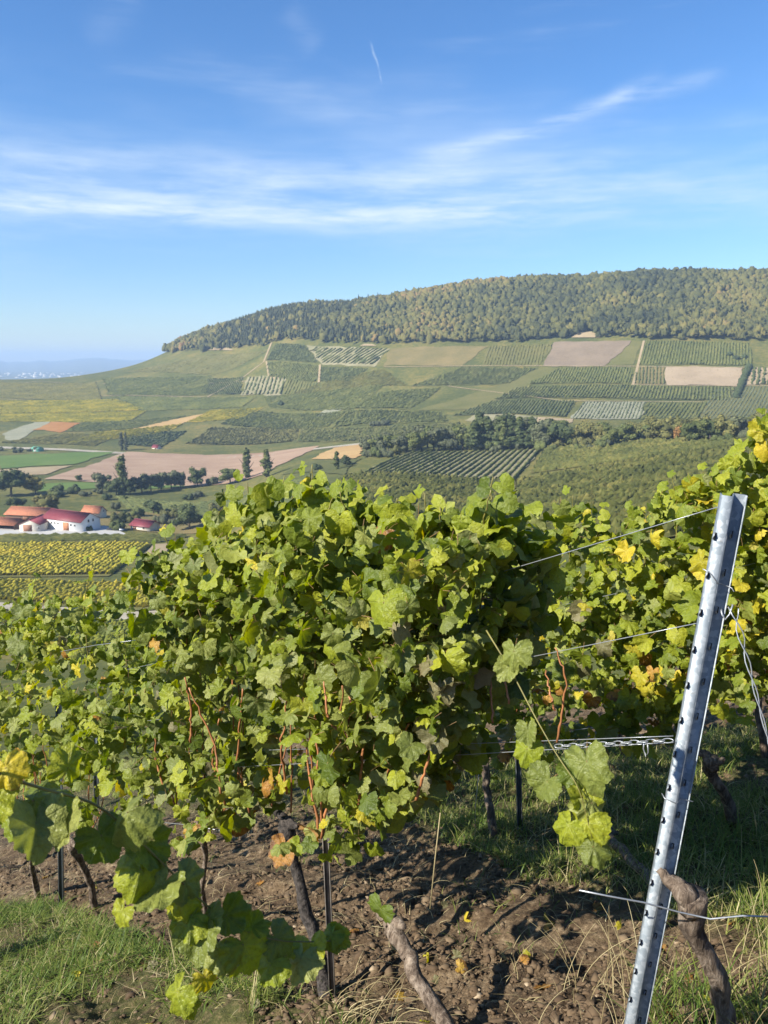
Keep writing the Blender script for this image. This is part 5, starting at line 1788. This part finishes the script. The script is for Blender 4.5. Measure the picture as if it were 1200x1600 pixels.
D0 = 1.22
hang('long green shoot hanging in from the left edge close to the camera',
     [(-160, 1150, 1.0), (-40, 1195, 1.08), (60, 1232, 1.12), (150, 1252, 1.17), (215, 1310, 1.2), (290, 1385, 1.25), (350, 1440, 1.28), (430, 1475, 1.32), (555, 1468, 1.4)],
     [(15, 1212, 85, 20, 'yellow', 1.1, -.3, .2), (-30, 1260, 130, -20, 'green', 1.1, .2, .4), (112, 1188, 85, 150, 'green', 1.16, .5, -.2), (75, 1262, 150, 60, 'green', 1.13, -.1, .9), (55, 1305, 130, -10, 'green', 1.12, .3, .3), (110, 1295, 95, 10, 'sage', 1.14, -.6, .3),
      (190, 1285, 120, -30, 'sage', 1.16, -.7, .4), (165, 1320, 100, 20, 'green', 1.17, .1, .2), (240, 1325, 110, 60, 'green', 1.22, .6, .1), (215, 1372, 95, -20, 'green', 1.2, .2, .2), (190, 1432, 56, -10, 'lime', 1.19, -.7, .1), (250, 1398, 115, -15, 'sage', 1.22, -.5, .6),
      (285, 1420, 80, 10, 'lime', 1.24, -.1, .0), (300, 1385, 85, 50, 'green', 1.25, .5, .2), (320, 1465, 120, 10, 'sage', 1.26, -.5, .4), (290, 1440, 90, -40, 'green', 1.25, -.1, .6), (360, 1440, 80, 30, 'green', 1.28, .4, .3), (385, 1490, 100, 15, 'green', 1.29, .4, .2), (345, 1500, 80, -10, 'green', 1.27, .2, .1),
      (420, 1520, 80, -10, 'lime', 1.31, -.5, .2), (440, 1478, 95, 30, 'green', 1.33, .4, .3), (470, 1510, 80, 0, 'sage', 1.34, -.5, .3), (490, 1490, 75, 20, 'lime', 1.36, -.5, .2), (535, 1472, 60, 60, 'lime', 1.39, -.5, .3), (515, 1468, 55, -20, 'lime', 1.38, -.3, .4), (400, 1440, 60, 150, 'green', 1.3, .4, .3),
      (275, 1562, 85, -12, 'lime', 1.27, -.8, .0), (300, 1575, 60, 10, 'lime', 1.28, .6, .0), (322, 1535, 60, 10, 'yellow', 1.27, .5, .0)])
hang('leafy shoot hanging between the front row and the end post',
     [(760, 985, 1.7), (800, 1050, 1.62), (836, 1120, 1.55), (870, 1180, 1.5), (905, 1230, 1.46), (925, 1310, 1.45)], r0=.0019, leaves=
     [(805, 1030, 78, 10, 'sage', 1.6, -.6, .1), (790, 1050, 55, -30, 'sage', 1.62, -.4, .2), (828, 1150, 55, 20, 'sage', 1.55, -.6, .2), (822, 1180, 62, -5, 'lime', 1.55, -.3, .1), (848, 1232, 80, -30, 'sage', 1.52, -.7, .1), (925, 1205, 110, 30, 'sage', 1.48, -.6, .2), (895, 1215, 70, -10, 'green', 1.49, .5, .2),
      (910, 1255, 75, 0, 'green', 1.48, .5, .0), (935, 1265, 95, 45, 'green', 1.47, .7, .2), (915, 1300, 100, 0, 'lime', 1.46, -.5, .1), (885, 1300, 70, -15, 'lime', 1.47, -.5, .2), (930, 1335, 80, 15, 'green', 1.45, .2, .1)])

# ------------------------------------------------------------------ trellis: end post, stakes, wires
def galv():
    m, t = newmat('galvanised_steel')
    tcx = t.n('ShaderNodeTexCoord')
    vo = t.n('ShaderNodeTexVoronoi'); t.link(tcx.outputs['Object'], vo.inputs['Vector']); vo.inputs['Scale'].default_value = 85
    n1 = t.noise(tcx.outputs['Object'], 14, 4, .6)
    vs = t.n('ShaderNodeSeparateColor'); t.link(vo.outputs['Color'], vs.inputs[0])
    f = t.math('ADD', t.math('MULTIPLY', vs.outputs[0], .35), t.math('MULTIPLY', n1, .65))
    c = t.ramp(t.smooth(f, .25, .75), [(0, (.21, .245, .275)), (.6, (.285, .32, .35)), (1, (.39, .42, .445))])
    streak_ = t.noise(t.scale(tcx.outputs['Object'], (60, 60, 2.2)), 1.0, 4, .65)
    c = t.mix(t.smooth(streak_, .56, .74, 0, .55), c, (.27, .29, .30))
    spots = t.noise(tcx.outputs['Object'], 40, 4, .7)
    c = t.mix(t.smooth(spots, .64, .74, 0, .6), c, (.20, .17, .14))
    p = t.n('ShaderNodeBsdfPrincipled'); t.link(c, p.inputs['Base Color'])
    p.inputs['Metallic'].default_value = .55
    t.link(t.smooth(n1, .3, .7, .52, .72), p.inputs['Roughness'])
    finish(t, p.outputs[0])
    return m


M_GALV = galv()
M_WIRE = plain('galvanised_wire', (.34, .36, .38), .4, .6, .1, 20)
M_SLOT = plain('dark_slot', (.02, .02, .022), .8, 0, .1, 5)
M_STAKE = plain('grey_steel_stake', (.20, .23, .25), .5, .4, .2, 10)
M_WOODSTAKE = plain('weathered_stake', (.17, .15, .13), .9, 0, .3, 18)

top = row_pt(C1, 1146, 776)
bot2 = row_pt(C1, 978, 1650); bot2[2] = zt(bot2)
AX = top - bot2; LEN = float(np.linalg.norm(AX)); AX /= LEN
nh = np.array([math.cos(math.radians(250)), math.sin(math.radians(250)), 0])
zx = AX; xx = np.cross(zx, -nh); xx = -xx if xx[0] < 0 else xx; xx /= np.linalg.norm(xx)
yy = np.cross(zx, xx)
if yy[1] < 0: yy = -yy           # local y points away from the viewer
post = empty('end_post', tuple(bot2)); tag(post, 'tall leaning galvanised steel end post with hook slots', 'trellis post')
ROT = Matrix((xx.tolist(), yy.tolist(), zx.tolist())).transposed()
post.rotation_mode = 'QUATERNION'; post.rotation_quaternion = ROT.to_quaternion()
# folded profile: (x, y) in metres
SEC = [(-.032, .030), (-.030, .004), (-.027, .0), (-.003, .0), (.001, .003), (.004, .038), (.007, .042), (.031, .042), (.035, .039), (.036, .030)]
SEC = np.array(SEC) * np.array([.86, 1.0]) 
dS = np.gradient(SEC, axis=0); dS /= np.linalg.norm(dS, axis=1)[:, None]; nS = np.stack([-dS[:, 1], dS[:, 0]], 1)
outer = SEC; inner = SEC + nS * .0024
loop_ = np.concatenate([outer, inner[::-1]]); m = len(loop_); k = len(SEC)
mb = MB()
V = np.concatenate([np.c_[loop_, np.full(m, z)] for z in (-.35, LEN)])
Q = [[i, (i + 1) % m, m + (i + 1) % m, m + i] for i in range(m)]
capq = [[m + i, m + i + 1, m + m - 2 - i, m + m - 1 - i] for i in range(k - 1)]
mb.add(V, Q + capq)
pb_ = mb.build('profile', M_GALV, post)
for j in range(17):
    z = LEN - .10 - j * .098
    if z < .02: break
    for (x0, y0, sg) in ((-.0258, -.001, -1), (.014, .041, 1)):
        sl = MB(); sl.box((x0 + .001, y0 - .0004, z), (.0055, .0022, .017)); so = sl.build('hook_slot', M_SLOT, post)
        hk = MB(); hk.tube([(x0, y0, z - .009), (x0 - .002, y0 - .006, z - .004), (x0 - .002, y0 - .008, z + .004), (x0 - .001, y0 - .005, z + .009)], [.0022, .0026, .0024, .0016], 5); hk.build('hook', M_GALV, post, True)


def wire_thing(label, pts, r=.0012, name='trellis_wire', cat='wire', n=None, mat=None):
    P = np.array(pts)
    mb = MB(); mb.tube(P - P[0], r, 6); o_ = mb.build(name, mat or M_WIRE, None, True, tuple(P[0]))
    tag(o_, label, cat); return o_


def row_wire(a, b, ext, c=C1, sag=.01, n=26, wig=.0):
    """straight run seen at photo points a -> b, carried on along the row"""
    pa, pb = row_pt(c, *a), row_pt(c, *b)
    d = pb - pa
    t = np.linspace(0, ext, n)
    P = pa + np.outer(t, d)
    P[:, 2] -= sag * np.sin(np.clip(t / ext, 0, 1) * PI)
    return P


wire_thing('top trellis wire of the front row fixed to the end post', row_wire((1122, 792), (830, 872), 6.0, sag=.03))
wire_thing('middle trellis wire of the front row fixed to the end post', row_wire((1088, 974), (820, 1021), 6.0, sag=.03))
wire_thing('lower front fruiting wire of the front row', row_wire((1052, 1160), (740, 1176), 6.0, sag=.01))
wire_thing('lower rear fruiting wire of the front row', [p + np.array([.0, .0, .0]) for p in row_wire((1052, 1150), (780, 1158), 6.0, C1 + .05, .01)])
wire_thing('low pale wire tied across the foot of the end post', [px_pt(905, 1391, 1.95), px_pt(950, 1400, 1.95), px_pt(1005, 1410, 1.93), px_pt(1060, 1425, 1.98), px_pt(1110, 1436, 1.95), px_pt(1160, 1431, 1.92), px_pt(1260, 1434, 1.9)], .0022)
wire_thing('low sagging wire of the front row on the left', [row_pt(C1, 150, 1275), row_pt(C1, 220, 1282), row_pt(C1, 285, 1288), row_pt(C1, 360, 1300)], .0016)
wire_thing('trellis wire of the back row under its canopy', row_wire((1180, 1105), (850, 1145), 4.0, C2), .0014)
wire_thing('upper trellis wire of the back row', row_wire((1180, 880), (850, 950), 4.0, C2), .0014)
wire_thing('short wire stretch crossing the left part of the front row', [row_pt(C1 - .2, 95, 1018), row_pt(C1 - .2, 150, 1008), row_pt(C1 - .2, 230, 998)], .0014)
# tie wire round the post
mb = MB()
for zz in (LEN - .20, ):
    tie = [(-.038, -.003, zz + .015), (-.02, -.004, zz + .008), (.0, -.004, zz - .014), (.012, .028, zz - .024), (.036, .028, zz - .03), (.042, .02, zz - .036)]
    mb.tube(tie, .0013, 5)
mb.tube([(.02, .03, LEN - .285), (.026, .02, LEN - .30), (.034, .018, LEN - .31), (.042, .02, LEN - .295), (.045, .024, LEN - .27)], .0022, 6)
mb.build('tie_wire', M_WIRE, post, True)
mb = MB(); zz = LEN - .825
mb.tube([(-.038, .01, zz + .01), (-.03, -.004, zz + .006), (.0, -.004, zz), (.012, .03, zz - .004), (.042, .028, zz - .002)], .0014, 5); mb.build('tie_wire', M_WIRE, post, True)
# twisted guy wire down to the ground anchor
gt = bot2 + AX * (LEN - .27) + xx * .045
p1 = row_pt(C1 - .02, 1200, 1155)
dirg = p1 - gt
t_end = 1.0
while (gt + dirg * t_end)[2] > zt(gt + dirg * t_end): t_end += .02
g_end = gt + dirg * t_end
for lab, ph in (('straight strand of the guy wire anchoring the end post', 0), ('twisted strand of the guy wire anchoring the end post', PI)):
    t = np.linspace(0, 1, 70)
    P = gt + np.outer(t, g_end - gt)
    spread = .010 * np.exp(-t * 9) + .0016
    fq = 60 if ph else 60
    P = P + np.outer(np.cos(t * fq + ph) * spread, xx) + np.outer(np.sin(t * fq + ph) * spread * .6, yy)
    wire_thing(lab, P, .0015, 'guy_wire', 'guy wire')
# tension chain on the lower wire
mb_list = []
ca, cb_ = row_pt(C1 - .02, 1050, 1157), row_pt(C1 - .02, 868, 1166)
ch = empty('tension_chain', tuple(ca)); tag(ch, 'galvanised tension chain stretching the lower wire from the end post', 'chain')
n_l = 15
for i in range(n_l):
    c0 = ca + (cb_ - ca) * (i + .5) / n_l
    L_ = np.linalg.norm(cb_ - ca) / n_l * .66
    d = (cb_ - ca) / np.linalg.norm(cb_ - ca)
    sdv = np.array([0, 0, 1.0]) if i % 2 == 0 else np.array([RN[0], RN[1], 0])
    sdv = sdv - d * (sdv @ d)
    th = np.linspace(0, 2 * PI, 13)
    P = c0 - ca + np.outer(np.cos(th) * L_, d) + np.outer(np.sin(th) * .0062, sdv)
    mb = MB(); mb.tube(P, .0014, 5); mb.build('chain_link', M_WIRE, ch, True)
mb = MB(); e0 = cb_ * .78 + ca * .22 - ca
e0 = (cb_ - ca) * .22
mb.tube([e0, e0 + np.array([0, 0, -.02]), e0 + np.array([.006, -.004, -.04]), e0 + np.array([.012, -.004, -.028]), e0 + np.array([.01, 0, -.004])], .0019, 5); mb.build('chain_link', M_WIRE, ch, True)


def stake(label, a, b, wm, mat, name='trellis_stake', c=C1):
    """an upright stake from ground photo point a to top photo point b"""
    g2 = ground_hit(*a); base = np.array([g2[0], g2[1], zt(g2)])
    tp = row_pt(float(g2 @ RN), *b)
    e = empty(name, tuple(base)); tag(e, label, 'stake')
    d = tp - base; L_ = np.linalg.norm(d); d /= L_
    x_ = np.cross(d, np.array([0, 1.0, 0])); x_ /= np.linalg.norm(x_); y_ = np.cross(d, x_)
    Rm = np.stack([x_, y_, d], 1)
    mb = MB(); mb.box(d * (L_ / 2 - .1), (wm, wm * .18, L_ + .2), Rm); mb.box(d * (L_ / 2 - .1) + x_ * wm / 2 + y_ * wm * .35, (wm * .18, wm * .7, L_ + .2), Rm)
    mb.box(d * (L_ / 2 - .1) - x_ * wm / 2 + y_ * wm * .35, (wm * .18, wm * .7, L_ + .2), Rm)
    mb.build('profile', mat, e)
    mb = MB()
    for k in range(int(L_ / .1)): mb.box(d * (.06 + k * .1) - y_ * wm * .15 + x_ * wm * .3, (wm * .16, wm * .16, .018), Rm)
    h = mb.build('hook', mat, e); h['kind'] = 'stuff'


stake('grey steel stake in the grass at the left', (97, 1412), (92, 1080), .030, M_STAKE)
stake('dark weathered stake beside the black dead trunk', (520, 1562), (500, 1100), .022, M_WOODSTAKE)
stake('thin steel stake in the back row left of the hanging leaves', (812, 1300), (805, 1000), .030, M_STAKE, c=C2)
stake('thin steel stake in the back row just left of the end post', (1062, 1290), (1066, 960), .028, M_STAKE, c=C2)
stake('dark steel stake in the back row seen at the far left', (152, 1262), (148, 1120), .05, M_STAKE, c=C2)
# a thin cut cane and a hanging twine
wire_thing('thin pale string hanging beside the back row trunk', [row_pt(C2 - .2, 750, 1190), row_pt(C2 - .2, 743, 1260), row_pt(C2 - .2, 742, 1318)], .0022, 'string', 'string')
wire_thing('pale dry cane hanging from the left low wire', [row_pt(C1, 226, 1245), row_pt(C1, 240, 1285), row_pt(C1, 254, 1328)], .003, 'dry_cane', 'cane', None, M_STRAW)
wire_thing('dry grass cane standing between trunk and post', [px_pt(672, 1420, 2.15), px_pt(680, 1340, 2.15), px_pt(688, 1270, 2.13)], .0018, 'dry_cane', 'cane', None, M_STRAW)

# ------------------------------------------------------------------ haze over the valley
hm = bpy.data.materials.new('haze'); hm.use_nodes = True
t = NT(hm.node_tree)
pv = t.n('ShaderNodeVolumePrincipled'); pv.inputs['Color'].default_value = (.52, .72, 1.0, 1); pv.inputs['Density'].default_value = .000135; pv.inputs['Anisotropy'].default_value = .0
ho = t.n('ShaderNodeOutputMaterial'); t.link(pv.outputs[0], ho.inputs[1])
mb = MB()
zlo = float(vz.min()) - 1.5; zhi = max(float(vz.max()) + 3, float(np.max(vz[(vy < 2000)])) + 32)
mb.box((0, 8700, (zlo + zhi) / 2), (39500, 18000, zhi - zlo))
hz = mb.build('haze', hm); tag(hz, 'thin bluish haze over the valley', None, None, 'stuff')
